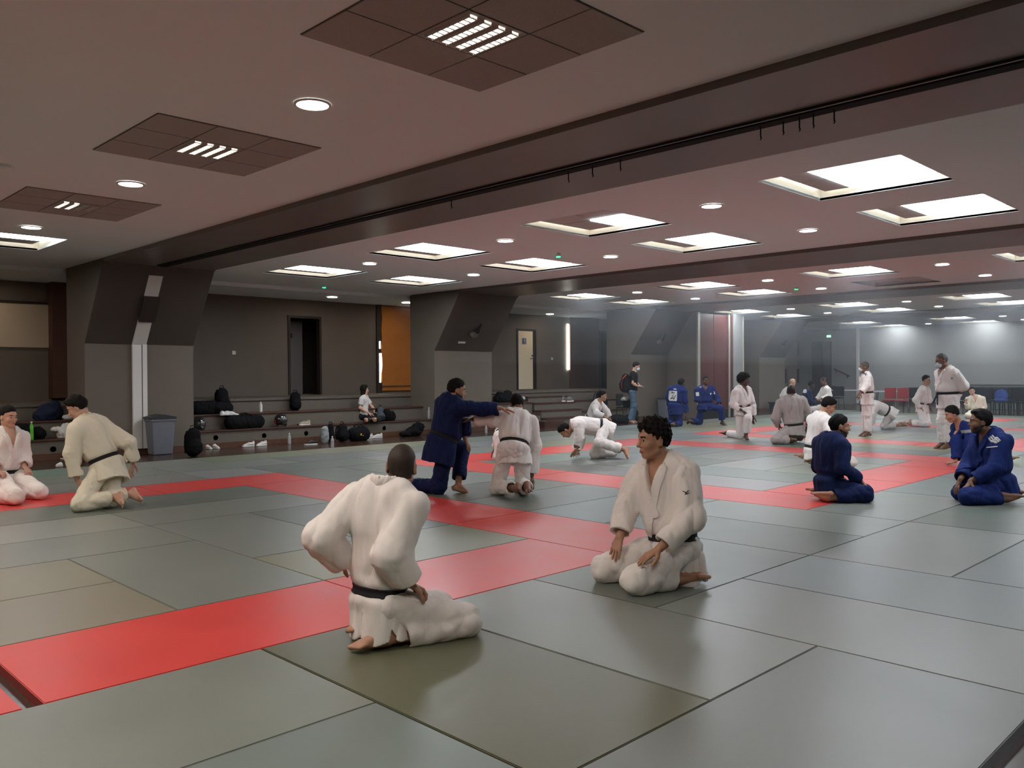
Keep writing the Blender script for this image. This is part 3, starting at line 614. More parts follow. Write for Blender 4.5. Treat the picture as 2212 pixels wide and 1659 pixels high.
# ---------------------------------------------------------------- people materials
SKIN = {}
def skin(tone):
    if tone not in SKIN:
        c = {'fair': (.56, .33, .24), 'tan': (.42, .225, .145), 'brown': (.20, .10, .065), 'dark': (.055, .028, .02), 'deep': (.095, .048, .033)}[tone]
        m = mat('skin_' + tone, c, .5, .4, noise=.07, nscale=14); b = m.node_tree.nodes['Principled BSDF']
        b.inputs['Subsurface Weight'].default_value = .12; b.inputs['Subsurface Radius'].default_value = (.02, .008, .004); b.inputs['Subsurface Scale'].default_value = .5
        SKIN[tone] = m; MT['lip_' + tone] = mat('lip_' + tone, (c[0] * .8, c[1] * .66, c[2] * .66), .4, .4); MT['sole_' + tone] = mat('sole_' + tone, tuple(min(1, x * 1.25 + .03) for x in c), .6, .3)
        MT['stub_' + tone] = mat('shaved_' + tone, tuple(x * .07 + .008 for x in c), .6, .3, noise=.15, nscale=60)
    return SKIN[tone]
MT.update(giw=mat('white_gi_cotton', (.80, .75, .72), .88, .12, bump=.22, bscale=300, noise=.03, nscale=5, sheen=.1), gic=mat('cream_gi_cotton', (.72, .67, .54), .88, .12, bump=.22, bscale=300, noise=.04, nscale=5),
 gig=mat('greyish_gi_cotton', (.42, .385, .36), .9, .1, bump=.2, bscale=300, noise=.04, nscale=5), gib=mat('blue_gi_cotton', (.009, .021, .115), .85, .2, bump=.2, bscale=300, noise=.08, nscale=6), gibd=mat('dark_blue_gi_cotton', (.008, .016, .070), .85, .2, bump=.2, bscale=300, noise=.08, nscale=6),
 belt=mat('black_belt', (.012, .012, .014), .75, .25), brbelt=mat('brown_belt', (.10, .03, .025), .8, .2), hairk=mat('black_hair', (.008, .0065, .006), .75, .15, bump=.5, bscale=120), hairb=mat('dark_brown_hair', (.022, .013, .009), .75, .15, bump=.5, bscale=120), hairg=mat('greying_hair', (.07, .06, .055), .55, .3),
 eyew=mat('eye_white', (.34, .31, .28), .3, .5), eyed=mat('iris_dark', (.015, .01, .008), .2, .6), mask=mat('pale_blue_mask', (.50, .62, .68), .8, .1), tshirtw=mat('white_tshirt', (.66, .63, .60), .9, .1, noise=.03), tshirtk=mat('black_tshirt', (.012, .012, .013), .9, .1), jeans=mat('blue_jeans', (.09, .15, .22), .9, .1, noise=.08), dkpants=mat('dark_trousers', (.018, .018, .02), .85, .1),
 badge=mat('white_badge', (.62, .62, .62), .7, .2), ink=mat('dark_print', (.02, .022, .03), .6, .2), navy=mat('navy_print', (.03, .04, .12), .6, .2), yel=mat('yellow_badge', (.55, .55, .08), .6, .2), redtag=mat('red_badge', (.45, .08, .06), .6, .2))
# ================================================================ PEOPLE
CROP = {'A': (620, 920, 3.318), 'B': (1220, 860, 3.6075), 'C': (0, 840, 5.53), 'D': (820, 800, 5.185), 'E': (1620, 840, 3.7365), 'F': (1300, 770, 7.373), 'G': (1040, 820, 7.373), 'H': (1450, 660, 4.9156), 'I': (1800, 760, 5.369), 'J': (640, 820, 7.373)}
LIM = dict(hd=.20, lel=.29, rel=.29, lwr=.255, rwr=.255, lhn=.17, rhn=.17, lkn=.43, rkn=.43, lan=.42, ran=.42, lto=.20, rto=.20)
PAR = dict(hd='che', lel='lsh', rel='rsh', lwr='lel', rwr='rel', lhn='lwr', rhn='rwr', lkn='lhp', rkn='rhp', lan='lkn', ran='rkn', lto='lan', rto='ran')
UP = np.array([0, 0, 1.0])
def azdir(a, at_=None):
    v = at_ - CC if at_ is not None else CR[2]; F = nrm([v[0], v[1], 0]); R = np.array([F[1], -F[0], 0]); a = math.radians(a); return F * math.cos(a) + R * math.sin(a)
def solve(sp):
    """joint positions: from photo pixels plus a signed share of each bone's depth; lengths come from the body height"""
    s = sp['H'] / 1.75; J = {}; ox, oy, sc = CROP[sp['crop']]; px = lambda q: (ox + q[0] / sc, oy + q[1] / sc)
    g = at(*px(sp['ground'][:2]), 2, sp.get('gz', 0.)); D0 = depth(g) + sp['ground'][2]
    J['pel'] = atd(*px(sp['pel'][:2]), D0)
    u, v = px(sp['che'][:2]); L = .50 * s * sp.get('tl', 1); c0 = atd(u, v, D0); lat = np.linalg.norm(c0 - J['pel'])
    dd = sp['che'][2] * math.sqrt(max(0, L * L - lat * lat)) if lat < L else 0
    J['che'] = atd(u, v, D0 + dd)
    if sp.get('verb'): print(sp['id'], 'torso', round(lat / s, 2), 'of .50')
    ff = azdir(sp['cf'], J['che']); up = nrm(J['che'] - J['pel']); f = nrm(ff - (ff @ up) * up)
    if abs(ff @ up) > .97: f = nrm(UP - (UP @ up) * up)
    if 'cfz' in sp: f = nrm(np.array([ff[0], ff[1], sp['cfz']])); f = nrm(f - (f @ up) * up)
    l = np.cross(up, f); J['cf'], J['cu'], J['cl'] = f, up, l
    sl = sp.get('shl', (0, 0)); b = sp.get('bulk', 1)
    J['lsh'] = J['che'] + l * .17 * s * b + up * (-.068 + sl[0]) * s; J['rsh'] = J['che'] - l * .17 * s * b + up * (-.068 + sl[1]) * s
    pf = azdir(sp.get('pf', sp['cf']), J['pel']); pf = pf + UP * sp.get('pfz', 0); pu = nrm(up * sp.get('pmix', .6) + UP * (1 - sp.get('pmix', .6))); pf = nrm(pf - (pf @ pu) * pu); pl_ = np.cross(pu, pf); J['pf'], J['pu'], J['pl'] = pf, pu, pl_
    J['lhp'] = J['pel'] + pl_ * .095 * s; J['rhp'] = J['pel'] - pl_ * .095 * s
    for n in ('hd', 'lel', 'rel', 'lwr', 'rwr', 'lhn', 'rhn', 'lkn', 'rkn', 'lan', 'ran', 'lto', 'rto'):
        if n not in sp: continue
        q = sp[n]; p = J[PAR[n]]; L = LIM[n] * s
        if len(q) == 4 and q[3] == 'z': J[n] = at(*px(q[:2]), 2, q[2]); lat = np.linalg.norm(J[n] - p)
        elif len(q) == 4 and q[3] == 'd': J[n] = atd(*px(q[:2]), depth(J['pel']) + q[2]); lat = np.linalg.norm(J[n] - p)
        elif len(q) == 4 and q[3] == 'v': J[n] = atd(px((q[0], 0))[0], px(sp['pel'])[1], depth(J['pel']) + q[2]); J[n][2] = q[1]; lat = np.linalg.norm(J[n] - p)
        elif len(q) == 4 and q[3] == 'w': J[n] = p + nrm(azdir(q[0], p) * math.cos(math.radians(q[1])) + UP * math.sin(math.radians(q[1]))) * L * q[2]; lat = L
        else:
            u, v = px(q[:2]); c = atd(u, v, depth(p)); lat = np.linalg.norm(c - p)
            J[n] = atd(u, v, depth(p) + (q[2] * math.sqrt(L * L - lat * lat) if lat < L else 0))
        rad = dict(kn=.062, an=.045, to=.02, wr=.03, hn=.012, el=.05, hd=.1)[n[1:] if n != 'hd' else 'hd'] * s
        J[n][2] = max(J[n][2], rad + sp.get('gz', 0.))
        if sp.get('verb') and (lat > L * 1.12 or (len(q) == 4 and abs(lat - L) > .1 * L)): print('   %s %s: %.2f vs %.2f' % (sp['id'], n, lat / s, LIM[n]))
    for n in 'lr':
        if n + 'hn' not in J and n + 'wr' in J: J[n + 'hn'] = J[n + 'wr'] + nrm(J[n + 'wr'] - J[n + 'el']) * .17 * s
    hf = azdir(sp['hf'][0], J['hd']); hp = math.radians(sp['hf'][1]); hu = nrm(J['hd'] - J['che']); r_ = math.radians(sp['hf'][2] if len(sp['hf']) > 2 else 0)
    hx = nrm(hf * math.cos(hp) + UP * math.sin(hp)); hy = nrm(np.cross(UP, hf)); hz = np.cross(hx, hy); hy, hz = hy * math.cos(r_) + hz * math.sin(r_), hz * math.cos(r_) - hy * math.sin(r_)
    J['hx'], J['hy'], J['hz'] = hx, hy, hz
    if sp.get('verb'):
        F = nrm([CR[2][0], CR[2][1], 0]); R_ = np.array([F[1], -F[0], 0])
        for k_, v_ in J.items():
            if k_ in PAR or k_ in ('pel', 'che', 'lsh', 'rsh'): print('      %s %s right %.2f away %.2f z %.2f' % (sp['id'], k_, (v_ - J['pel']) @ R_, (v_ - J['pel']) @ F, v_[2]))
    return J, s
def hand_prims(w, tip, pn, side, s, curl, fine):
    d = nrm(tip - w); pn = nrm(pn - (pn @ d) * d); ac = np.cross(d, pn) * side      # ac points to the thumb side
    P = []; ang = curl * 1.25
    if not fine: P = [Cap(w, w + d * .08 * s, .022 * s, .028 * s, pn, .62)]
    else:
        for i in range(4):
            k = w + d * .085 * s + ac * (.033 - .022 * i) * s; P.append(Cap(w + d * .012 * s + ac * (.016 - .0105 * i) * s, k, .0145 * s, .0125 * s))
    for i in range(4):
        k = w + d * (.085, .09, .086, .078)[i] * s + ac * (.033 - .0215 * i) * s; L = (.070, .078, .073, .058)[i] * s; p = k; a = ang * .35; r = .0088 * s
        dr = nrm(d + ac * (.14 - .10 * i))
        for j, fr in enumerate((.46, .31, .23)):
            v = dr * math.cos(a) + pn * math.sin(a); q = p + v * L * fr; P.append(Cap(p, q, r, r * .92)); p = q; r *= .92; a += ang * (.75 if j == 0 else .5)
    t0 = w + d * .022 * s + ac * .022 * s; t1 = t0 + nrm(d * .62 + ac * .62 + pn * .35) * .046 * s; t2 = t1 + nrm(d * .85 + ac * .25 + pn * (.3 + curl * .5)) * .034 * s; t3 = t2 + nrm(d * .9 + pn * (.2 + curl * .6)) * .026 * s
    P += [Cap(t0, t1, .0165 * s, .0125 * s), Cap(t1, t2, .0118 * s, .0105 * s), Cap(t2, t3, .0105 * s, .0085 * s)]
    return P
def foot_prims(an, to, kn, mode, s, fine):
    d = nrm(to - an)
    if mode == 'd': u = -UP; u = nrm(u - (u @ d) * d)
    elif mode == 'f': u = nrm(UP - (UP @ d) * d)
    else: u = nrm(kn - an); u = nrm(u - (u @ d) * d)
    l = np.cross(u, d); h = an - d * .035 * s - u * .038 * s; ball = an + d * .125 * s - u * .048 * s
    P = [Cap(an, h, .034 * s, .031 * s), Cap(h, ball, .028 * s, .021 * s, l, 1.35), Cap(an + d * .02 * s, an + d * .12 * s - u * .035 * s, .032 * s, .02 * s, l, 1.3)]
    for i in range(5):
        b = ball + l * (.030 - .0155 * i) * s * 1.0; L = (.058, .052, .046, .04, .033)[i] * s; r = (.0125, .0092, .0088, .0085, .0082)[i] * s
        if not fine and i in (1, 3): continue
        P.append(Cap(b, b + nrm(d - u * .12) * L, r * 1.1, r))
    return P
def head_parts(J, s, sp):
    c = J['hd']; X, Y, Z = J['hx'], J['hy'], J['hz']; h = s * .98 * sp.get('hs', 1)
    g = lambda x, y, z: c + (X * x + Y * y + Z * z) * h
    fine = sp['px'] > 110
    skull = Ell(g(-.008, 0, .030), (X, Y, Z), np.array([.098, .077, .098]) * h)
    P = [skull, Ell(g(.020, 0, -.040), (X, Y, Z), np.array([.070, .060, .082]) * h), Cap(g(.060, .012, -.098), g(.060, -.012, -.098), .021 * h, .021 * h),
         Cap(g(.0, .052, -.065), g(.05, .022, -.098), .018 * h, .016 * h), Cap(g(.0, -.052, -.065), g(.05, -.022, -.098), .018 * h, .016 * h),
         Ell(g(.055, .038, -.028), (X, Y, Z), np.array([.030, .026, .028]) * h), Ell(g(.055, -.038, -.028), (X, Y, Z), np.array([.030, .026, .028]) * h), Cap(g(.074, .038, .026), g(.081, .008, .021), .011 * h, .012 * h), Cap(g(.074, -.038, .026), g(.081, -.008, .021), .011 * h, .012 * h)]
    skin_ = Piece(P, .016 * h)
    sock = [Ell(g(.094, y, .003), (X, Y, Z), np.array([.020, .019, .013]) * h) for y in (.032, -.032)]
    f1 = Piece([skin_], .01, subs=sock, ks=.012 * h)
    det = [Cap(g(.082, 0, .010), g(.108, 0, -.030), .0085 * h, .012 * h), Cap(g(.092, .011, -.036), g(.092, -.011, -.036), .0085 * h, .0085 * h), Cap(g(.086, .017, -.064), g(.092, 0, -.0615), .0055 * h, .0075 * h), Cap(g(.086, -.017, -.064), g(.092, 0, -.0615), .0055 * h, .0075 * h), Cap(g(.084, .013, -.073), g(.089, -.013, -.073), .0075 * h, .0075 * h),
           Ell(g(.072, .032, .002), (X, Y, Z), np.array([.014, .014, .013]) * h), Ell(g(.072, -.032, .002), (X, Y, Z), np.array([.014, .014, .013]) * h)]
    ears = []
    for y in (1, -1):
        ea = nrm(X * -.35 + Y * y); e = Ell(g(-.012, .079 * y, -.008), (nrm(np.cross(Z, ea)), ea, Z), np.array([.019, .009, .032]) * h)
        ears.append(Piece([e, Cap(g(-.004, .070 * y, -.03), g(-.004, .070 * y, .01), .01 * h, .01 * h)], .008, subs=[Ell(g(-.006, .089 * y, -.006), (X, Y, Z), np.array([.010, .007, .020]) * h)], ks=.004))
    face = Field([f1, Piece(det, .005 * h)], .010 * h)
    return g, h, skull, [face] + ears
def matface(J, s, sp, g, h):
    c = J['hd']; A = np.array([J['hx'], J['hy'], J['hz']])
    def fn(P):
        q = (P - c) @ A.T / h; m = np.zeros(len(P), int); x, y, z = q.T; ay = np.abs(y)
        near = (np.abs(q) < .14).all(1)
        brow = near & (x > .06) & (np.abs(z - (.026 - .10 * (ay - .03) ** 2 * 20)) < .0055) & (ay > .012) & (ay < .050); m[brow] = 1
        m[near & (x > .07) & (z < -.054) & (z > -.081) & (ay < .024 - np.abs(z + .067) * .9)] = 2
        ey = near & (x > .072) & (np.abs(z - .001) < .0058) & (np.abs(ay - .032) < .0145 - np.abs(z - .001) * 1.0); m[ey] = 3
        m[near & ey & (np.abs(ay - .032) < .0078)] = 4
        if sp.get('hair') == 'shaved': m[near & (ay < .0745) & (z > np.interp(x, [-.1, -.03, .0, .05, .07], [-.055, -.055, .0, .03, .075])) & (m == 0)] = 5
        if sp.get('beard'): m[near & (z > -.135) & (m == 0) & (z < -.030 - .45 * (x - .0)) & (x > -.005 - (z + .06) * .4) & ((z < -.084) | (ay > .028))] = 5
        return m
    return fn
def hair_field(J, s, sp, g, h):
    st = sp.get('hair', 'short')
    if st in ('none', 'shaved'): return None
    c = J['hd']; A = np.array([J['hx'], J['hy'], J['hz']]); X, Y, Z = A
    t = dict(short=.008, buzz=.004, curly=.014, thick=.013, afro=.045, long=.02)[st] * sp.get('hv', 1)
    rs = np.random.RandomState(sp['seed']); K = [(rs.normal(size=3) * (150 if st in ('curly', 'afro') else 90), rs.uniform(0, 6)) for _ in range(6)]
    base = Ell(g(-.010, 0, .036), (X, Y, Z), (np.array([.098, .077, .098]) + t) * h)
    P = [base]
    if st == 'long': P += [Cap(g(-.05, .03, .0), g(-.05, .05, -.15), .055 * h, .05 * h), Cap(g(-.05, -.03, .0), g(-.05, -.05, -.15), .055 * h, .05 * h), Cap(g(.0, .06, .02), g(.0, .075, -.10), .03 * h, .025 * h), Cap(g(.0, -.06, .02), g(.0, -.075, -.10), .03 * h, .025 * h)]
    if st == 'thick': P += [Cap(g(.06, .04, .10), g(.06, -.04, .10), .022 * h, .022 * h)]
    if st == 'curly': P += [Cap(g(.072, .045, .080), g(.075, -.035, .082), .016 * h, .016 * h), Ell(g(-.02, 0, .075), (X, Y, Z), np.array([.092, .078, .066]) * h)]
    U = Piece(P, .02)
    hx = sp.get('hairline', .068)
    def F(Pt):
        q = (Pt - c) @ A.T / h; x, y, z = q[..., 0], q[..., 1], q[..., 2]
        lo = np.interp(x, [-.12, -.045, -.02, .012, .028, .055, .075], [-.062, -.062, -.020, .012, .034, .048, hx])
        if st == 'long': lo = np.interp(x, [-.12, .02, .055, .075], [-.3, -.3, .02, hx])
        if st == 'afro': lo = np.interp(x, [-.12, -.045, .012, .055, .085], [-.09, -.09, -.03, .03, hx - .01])
        f = U(Pt) + t * h * .85 * (1 - np.clip((z - lo) / .045, 0, 1)) ** 2; n = 0
        for k, ph in K: n = n + np.sin(Pt @ k * (.55 if st == 'curly' else .5) + ph + 1.2 * np.sin(Pt @ k[[1, 2, 0]] * .4))
        f = f + n * (.0035 if st in ('curly', 'afro') else .0013) * h
        jag = n * (.004 if st == 'curly' else .0015)
        return np.maximum(f, (lo - z + jag) * h * .9)
    return Field([F], .01)
def person(sp):
    J, s = solve(sp); b = sp.get('bulk', 1); vox = sp['vox']; fine = sp['px'] > 90; r = sp['seed']
    cl = sp.get('gi', 'giw'); f, u, l = J['cf'], J['cu'], J['cl']; che, pel = J['che'], J['pel']; gz = sp.get('gz', 0.)
    root = thing('person', sp['label'], 'person', (float(pel[0]), float(pel[1]), gz)); root['org'] = [float(pel[0]), float(pel[1]), gz]
    if sp.get('group'): root['group'] = sp['group']
    V = [v for k, v in J.items() if k in PAR or k in ('pel', 'che')]; lo = np.min(V, 0) - .26 * s; hi = np.max(V, 0) + .26 * s; lo[2] = max(lo[2], gz - .01)
    lerp = lambda a, c, t: a + (c - a) * t
    # ---- body
    J['hd'] = J['hd']; g, h, skull, hp = head_parts(J, s, sp)
    neck0 = che - u * .03 * s + f * .0; hb = g(-.022, 0, -.06)
    tors = Piece([Cap(neck0, hb, .064 * s, .055 * s), Ell(lerp(che, pel, .3) + f * .005, (l, f, u), np.array([.155 * b, .10 * b, .20]) * s), Cap(J['lsh'], J['rsh'], .058 * s, .058 * s), Ell(lerp(che, pel, .72), (l, f, u), np.array([.135 * b, .10 * b, .18]) * s), Ell(pel, (J['pl'], J['pf'], J['pu']), np.array([.15, .12, .12]) * s)], .05 * s)
    pcs = [tors] + hp
    if fine:   # neck muscles and collarbones
        pcs.append(Piece([Cap(g(-.02, .05, -.06), che + f * .05 * s + l * .02 * s - u * .01 * s, .013 * s, .012 * s), Cap(g(-.02, -.05, -.06), che + f * .05 * s - l * .02 * s - u * .01 * s, .013 * s, .012 * s)], .01))
    for n in 'lr':
        side = 1 if n == 'l' else -1
        if n + 'wr' in J:
            sh, el, wr, hn = J[n + 'sh'], J[n + 'el'], J[n + 'wr'], J[n + 'hn']; fa = nrm(wr - el)
            pcs.append(Piece([Cap(sh, el, .048 * s, .038 * s), Cap(el, lerp(el, wr, .35), .037 * s, .040 * s), Cap(lerp(el, wr, .35), wr, .040 * s, .0255 * s)], .03 * s))
            pn = sp.get(n + 'pn', 'd'); pv = {'d': -UP, 'f': f, 'b': -f, 'i': -l * side, 'u': UP, 'o': l * side}[pn] if isinstance(pn, str) else azdir(pn[0]) + UP * pn[1]
            pcs.append(Piece(hand_prims(wr, hn, pv, -side if sp.get('flip' + n) else side, s, sp.get(n + 'curl', .25), vox < .0065), .007 * s))
        if n + 'kn' in J:
            hpj, kn, an = J[n + 'hp'], J[n + 'kn'], J[n + 'an']; to = J.get(n + 'to')
            if to is None: to = an + nrm(an - kn) * .2 * s; J[n + 'to'] = to
            bk = nrm(hpj - kn)
            pcs.append(Piece([Cap(hpj, kn, .078 * s, .052 * s), Cap(kn, lerp(kn, an, .3), .05 * s, .054 * s), Cap(lerp(kn, an, .3), an, .054 * s, .034 * s)], .03 * s))
            pcs.append(Piece(foot_prims(an, to, kn, sp.get(n + 'ft', 'd'), s, vox < .0065), .012 * s))
    sk = skin(sp.get('skin', 'tan')); tn = sp.get('skin', 'tan')
    bf = Field(pcs, .012 * s, floor=gz)
    body = field_obj('body', bf, lo, hi, min(vox, .0105), [sk, sp.get('hairc', 'hairk'), 'lip_' + tn, 'eyew', 'eyed', 'stub_' + tn], root, matface(J, s, sp, g, h), 0 if vox > .006 else 1)
    # ---- hair
    hf_ = hair_field(J, s, sp, g, h)
    if hf_: field_obj('hair', hf_, J['hd'] - .2 * s - (.1 if sp.get('hair') == 'long' else 0), J['hd'] + .2 * s, min(vox, .006), sp.get('hairc', 'hairk'), root, relax=0)
    # ---- jacket
    bc = lerp(pel, che, sp.get('belth', .20)) + f * sp.get('beltf', 0); bn = nrm(u + sp.get('btilt', 0) * f)
    fz = folds(r, .0118 * s * sp.get('fold', 1), 1.0, u)
    wear = sp.get('wear', 'gi')
    tw = .024 if wear == 'gi' else .008
    T = [Ell(lerp(che, pel, .30) + f * .004, (l, f, u), np.array([.165 * b + tw, .108 * b + tw, .205]) * s), Cap(J['lsh'], J['rsh'], (.062 + tw * .5) * s, (.062 + tw * .5) * s), Cap(lerp(J['lsh'], che, .55) + u * .022 * s, lerp(J['rsh'], che, .55) + u * .022 * s, (.058 + tw * .4) * s, (.058 + tw * .4) * s),
         Ell(lerp(che, pel, .66) + f * (.012 * b), (l, f, u), np.array([.150 * b + tw, .112 * b * sp.get('belly', 1) + tw, .17]) * s), Ell(lerp(che, pel, .92), (J['pl'], J['pf'], J['pu']), np.array([.158 * b + tw, .122 * b + tw, .12]) * s)]
    jp = [Piece(T, .05 * s)]
    sl_end = sp.get('sleeve', .86 if wear == 'gi' else .0); sr = .068 if wear == 'gi' else .052
    for n in 'lr':
        if n + 'wr' not in J: continue
        sh, el, wr = J[n + 'sh'], J[n + 'el'], J[n + 'wr']
        if wear == 'gi':
            e = lerp(el, wr, sl_end); d = nrm(wr - el); ws = sp.get('wide', 1)
            ax = nrm(np.cross(el - sh, wr - el) + 1e-6 * UP)
            cr = lambda P, a=el, d_=nrm(el - sh): .0025 * s * np.exp(-(np.linalg.norm(P - a, axis=-1) / (.09 * s)) ** 2) * np.sin((P - a) @ (d_ + d) * 70 / s + 2.2 * np.sin(P @ l * 31 + r) + 1.5 * np.sin(P @ f * 23))
            up_a = Cap(sh, el, (sr + .012) * s, (sr + .004) * s * ws)
            fore = Piece([Cap(el, e + d * .05, (sr + .002) * s * ws, (sr - .003) * s * ws)], .03, cuts=[plane(e, d)], subs=[Cap(e - d * .035 * s, e + d * .1, (sr - .013) * s * ws, (sr - .013) * s * ws)])
            jp.append(Piece([up_a, fore], .03 * s, disp=cr))
        else:
            e = lerp(sh, el, .62); d = nrm(el - sh)
            jp.append(Piece([Cap(sh, e + d * .05, .068 * s, .060 * s)], .02, cuts=[plane(e, d)], subs=[Cap(e - d * .03 * s, e + d * .1, .05 * s, .05 * s)]))
    cuts = []
    if wear == 'gi':
        L = sp.get('skl', .30) * s; skd = nrm(np.array(sp['skd'])) if 'skd' in sp and len(sp['skd']) == 3 else None
        if skd is None:
            a = sp.get('skd', (180, -80)); skd = nrm(azdir(a[0], pel) * math.cos(math.radians(a[1])) + UP * math.sin(math.radians(a[1])))
        e = bc + skd * L; lt = nrm(np.cross(skd, np.cross(J['pl'], skd)))
        dp = sp.get('skw', 1.0)
        jp.append(Piece([Cap(bc, e + skd * .06, (.125 * b) * s * dp, (.138 * b) * s * dp, J['pl'], 1.38)], .02, cuts=[plane(e, skd)], subs=[Cap(e - skd * .03 * s, e + skd * .1, .120 * b * s * dp, .130 * b * s * dp, J['pl'], 1.38)]))
    vd = sp.get('vneck', .19)
    nk = [Cap(che - u * .015 * s + f * .022 * s, che + u * .2 * s + f * .025 * s, .054 * s, .058 * s)]
    def vcut(P):
        q = P - che; a_ = q @ l / s; h_ = -(q @ u) / s; f_ = q @ f / s
        return np.maximum(np.abs(a_) - np.clip(.062 * (1 - h_ / vd), -.05, .062), np.maximum(-f_ + .03, h_ - vd - .03)) * s * .9
    if wear == 'gi': nk.append(vcut)
    cinch = (lambda P: .022 * s * np.exp(-(((P - bc) @ bn) / (.030 * s)) ** 2) * (np.linalg.norm(P - bc, axis=-1) < .27 * s)) if wear == 'gi' else (lambda P: 0.)
    damp = (lambda P: 1 - .85 * np.exp(-(((P - bc) @ bn) / (.05 * s)) ** 2)) if wear == 'gi' else (lambda P: 1.)
    jf = Field(jp, .022 * s, disp=lambda P: fz(P) * damp(P) + cinch(P), subs=[Piece(nk, .02 * s)], cuts=[] if wear == 'gi' else [plane(lerp(pel, che, .06), -u)], floor=gz)
    jn = 'gi_jacket' if wear == 'gi' else 't_shirt'
    jo = field_obj(jn, jf, lo, hi, vox, cl, root, relax=1)
    # ---- trousers
    tr = sp.get('pants', cl); fz2 = folds(r + 50, .0085 * s * sp.get('fold', 1), .9)
    if 'lkn' in J or 'rkn' in J:
        pw = .90 if wear != 'gi' else 1.0
        tp = [Piece([Ell(pel, (J['pl'], J['pf'], J['pu']), np.array([.160, .125, .125]) * s)], .03)]
        for n in 'lr':
            if n + 'kn' not in J: continue
            hpj, kn, an = J[n + 'hp'], J[n + 'kn'], J[n + 'an']; tc = sp.get('hem', .80 if wear == 'gi' else .95); e = lerp(kn, an, tc); d = nrm(an - kn)
            cr = lambda P, a=kn, d_=d: .003 * s * np.exp(-(np.linalg.norm(P - a, axis=-1) / (.15 * s)) ** 2) * np.sin((P - a) @ (d_ - nrm(hpj - a)) * 75 / s + 2.5 * np.sin(P @ l * 17 + r) + 1.5 * np.sin(P @ UP * 29))
            tk = sp.get('thick', 1)
            calf = Piece([Cap(kn, e + d * .05, .078 * s * pw * tk, .074 * s * pw)], .03, cuts=[plane(e, d)], subs=[Cap(e - d * .03 * s, e + d * .1, .062 * s * pw, .062 * s * pw)])
            tp.append(Piece([Cap(hpj, kn, .090 * s * pw * tk, .080 * s * pw * tk), calf], .035 * s, disp=cr))
        tf = Field(tp, .02 * s, disp=fz2, floor=gz)
        # keep the trousers just inside the jacket where they meet
        field_obj('gi_trousers' if wear == 'gi' else 'trousers', tf, lo, hi, vox, tr, root, relax=1)
    if wear == 'gi':
        bt = sp.get('belt', 'belt'); bw = .021 * s
        jb = Field([jp[0], jp[-1]], .022 * s, floor=gz)
        core = Field([jp[0]], .02)
        Rb = lambda P: np.linalg.norm((P - bc) - ((P - bc) @ bn)[..., None] * bn, axis=-1) - .26 * s * b
        F = lambda P: np.maximum(np.maximum(smin(jp[0](P), jp[-1](P), .022 * s) + cinch(P) - .009 * s, np.abs((P - bc) @ bn + .12 * sp.get('bdip', 0) * ((P - bc) @ f)) - bw), Rb(P))
        if sp.get('showbelt', 1):
            ob = field_obj('belt', Field([F], .01, floor=gz), bc - .32 * s, bc + .32 * s, min(vox, .006), bt, root, relax=0)
            if sp.get('knot', 0):
                k0 = bc + f * (.125 * b * sp.get('belly', 1) + .035) * s; hang = -UP * .9 + f * .25
                kf = Field([Piece([Ell(k0, (l, u, f), np.array([.035, .028, .02]) * s), Cap(k0, k0 + nrm(hang + l * .35) * .2 * s, .02 * s, .02 * s, f, .3), Cap(k0, k0 + nrm(hang - l * .3) * .17 * s, .02 * s, .02 * s, f, .3)], .01)], .01, floor=gz)
                kn_ = field_obj('belt_knot', kf, k0 - .25 * s, k0 + .25 * s, min(vox, .006), bt, root, relax=0); kn_.parent = ob
        # lapels and collar
        if sp.get('lapel', 1):
            q = lambda a, fr, up_: che + l * a * s + f * fr * s + u * up_ * s
            def onsurf(a, h_):
                p0 = che + l * a * s - u * h_ * s + f * .36 * s; t_ = 0.
                for _ in range(40):
                    dd = float(jf((p0 - f * t_)[None])[0])
                    if dd < .0015 or t_ > .5 * s: break
                    t_ += max(dd * .7, .001)
                return p0 - f * min(t_, .5 * s)
            bh = float(np.linalg.norm(che - bc)) / s
            def path(keys, n_=16):
                ts = np.linspace(0, 1, n_); k_ = np.array(keys); tt = np.linspace(0, 1, len(k_))
                return [onsurf(np.interp(t_, tt, k_[:, 0]), np.interp(t_, tt, k_[:, 1])) for t_ in ts]
            o_ = .016
            base = lambda sg: [q(0, -.060, .046), q(sg * .040, -.050, .048), q(sg * .066, -.018, .044), q(sg * .076, .012, .030), q(sg * .072, .050, .006)]
            poly = [base(1) + path([(.066 + o_, .02), (.035 + o_, vd * .5), (o_ * .3, vd), (-.045, (vd + bh) / 2 + .02), (-.105, bh)]),
                    base(-1) + path([(-.066 - o_, .02), (-.035 - o_, vd * .5), (-o_, vd), (.02, vd + .05)], 9)]
            caps = []
            for pl2 in poly:
                for a_, b_ in zip(pl2[5:-1], pl2[6:]): caps.append(Cap(a_, b_, .029 * s, .029 * s))
            ring = Piece([Cap(a_, b_, .0125 * s, .0125 * s, u, 2.2) for pl2 in poly for a_, b_ in zip(pl2[:5], pl2[1:6])], .008 * s)
            tubes = Piece(caps, .01 * s)
            F2 = lambda P: smin(np.maximum(np.maximum(jf(P) - .011 * s, -(jf(P) + .01 * s)), tubes(P)), ring(P), .008 * s)
            if fine:
                F3 = lambda P: F2(P) + .0020 * s * np.sin(tubes(P) * 2 * PI / (.0105 * s))
            else: F3 = F2
            field_obj('lapel', Field([F3], .01, cuts=[plane(bc - bn * .02 * s, -bn)]), che - .45 * s, che + .3 * s, vox, cl, root, relax=0).parent = jo
    for (nm, mt_, c_, ax_, hs, off) in sp.get('patch', ()):
        pass
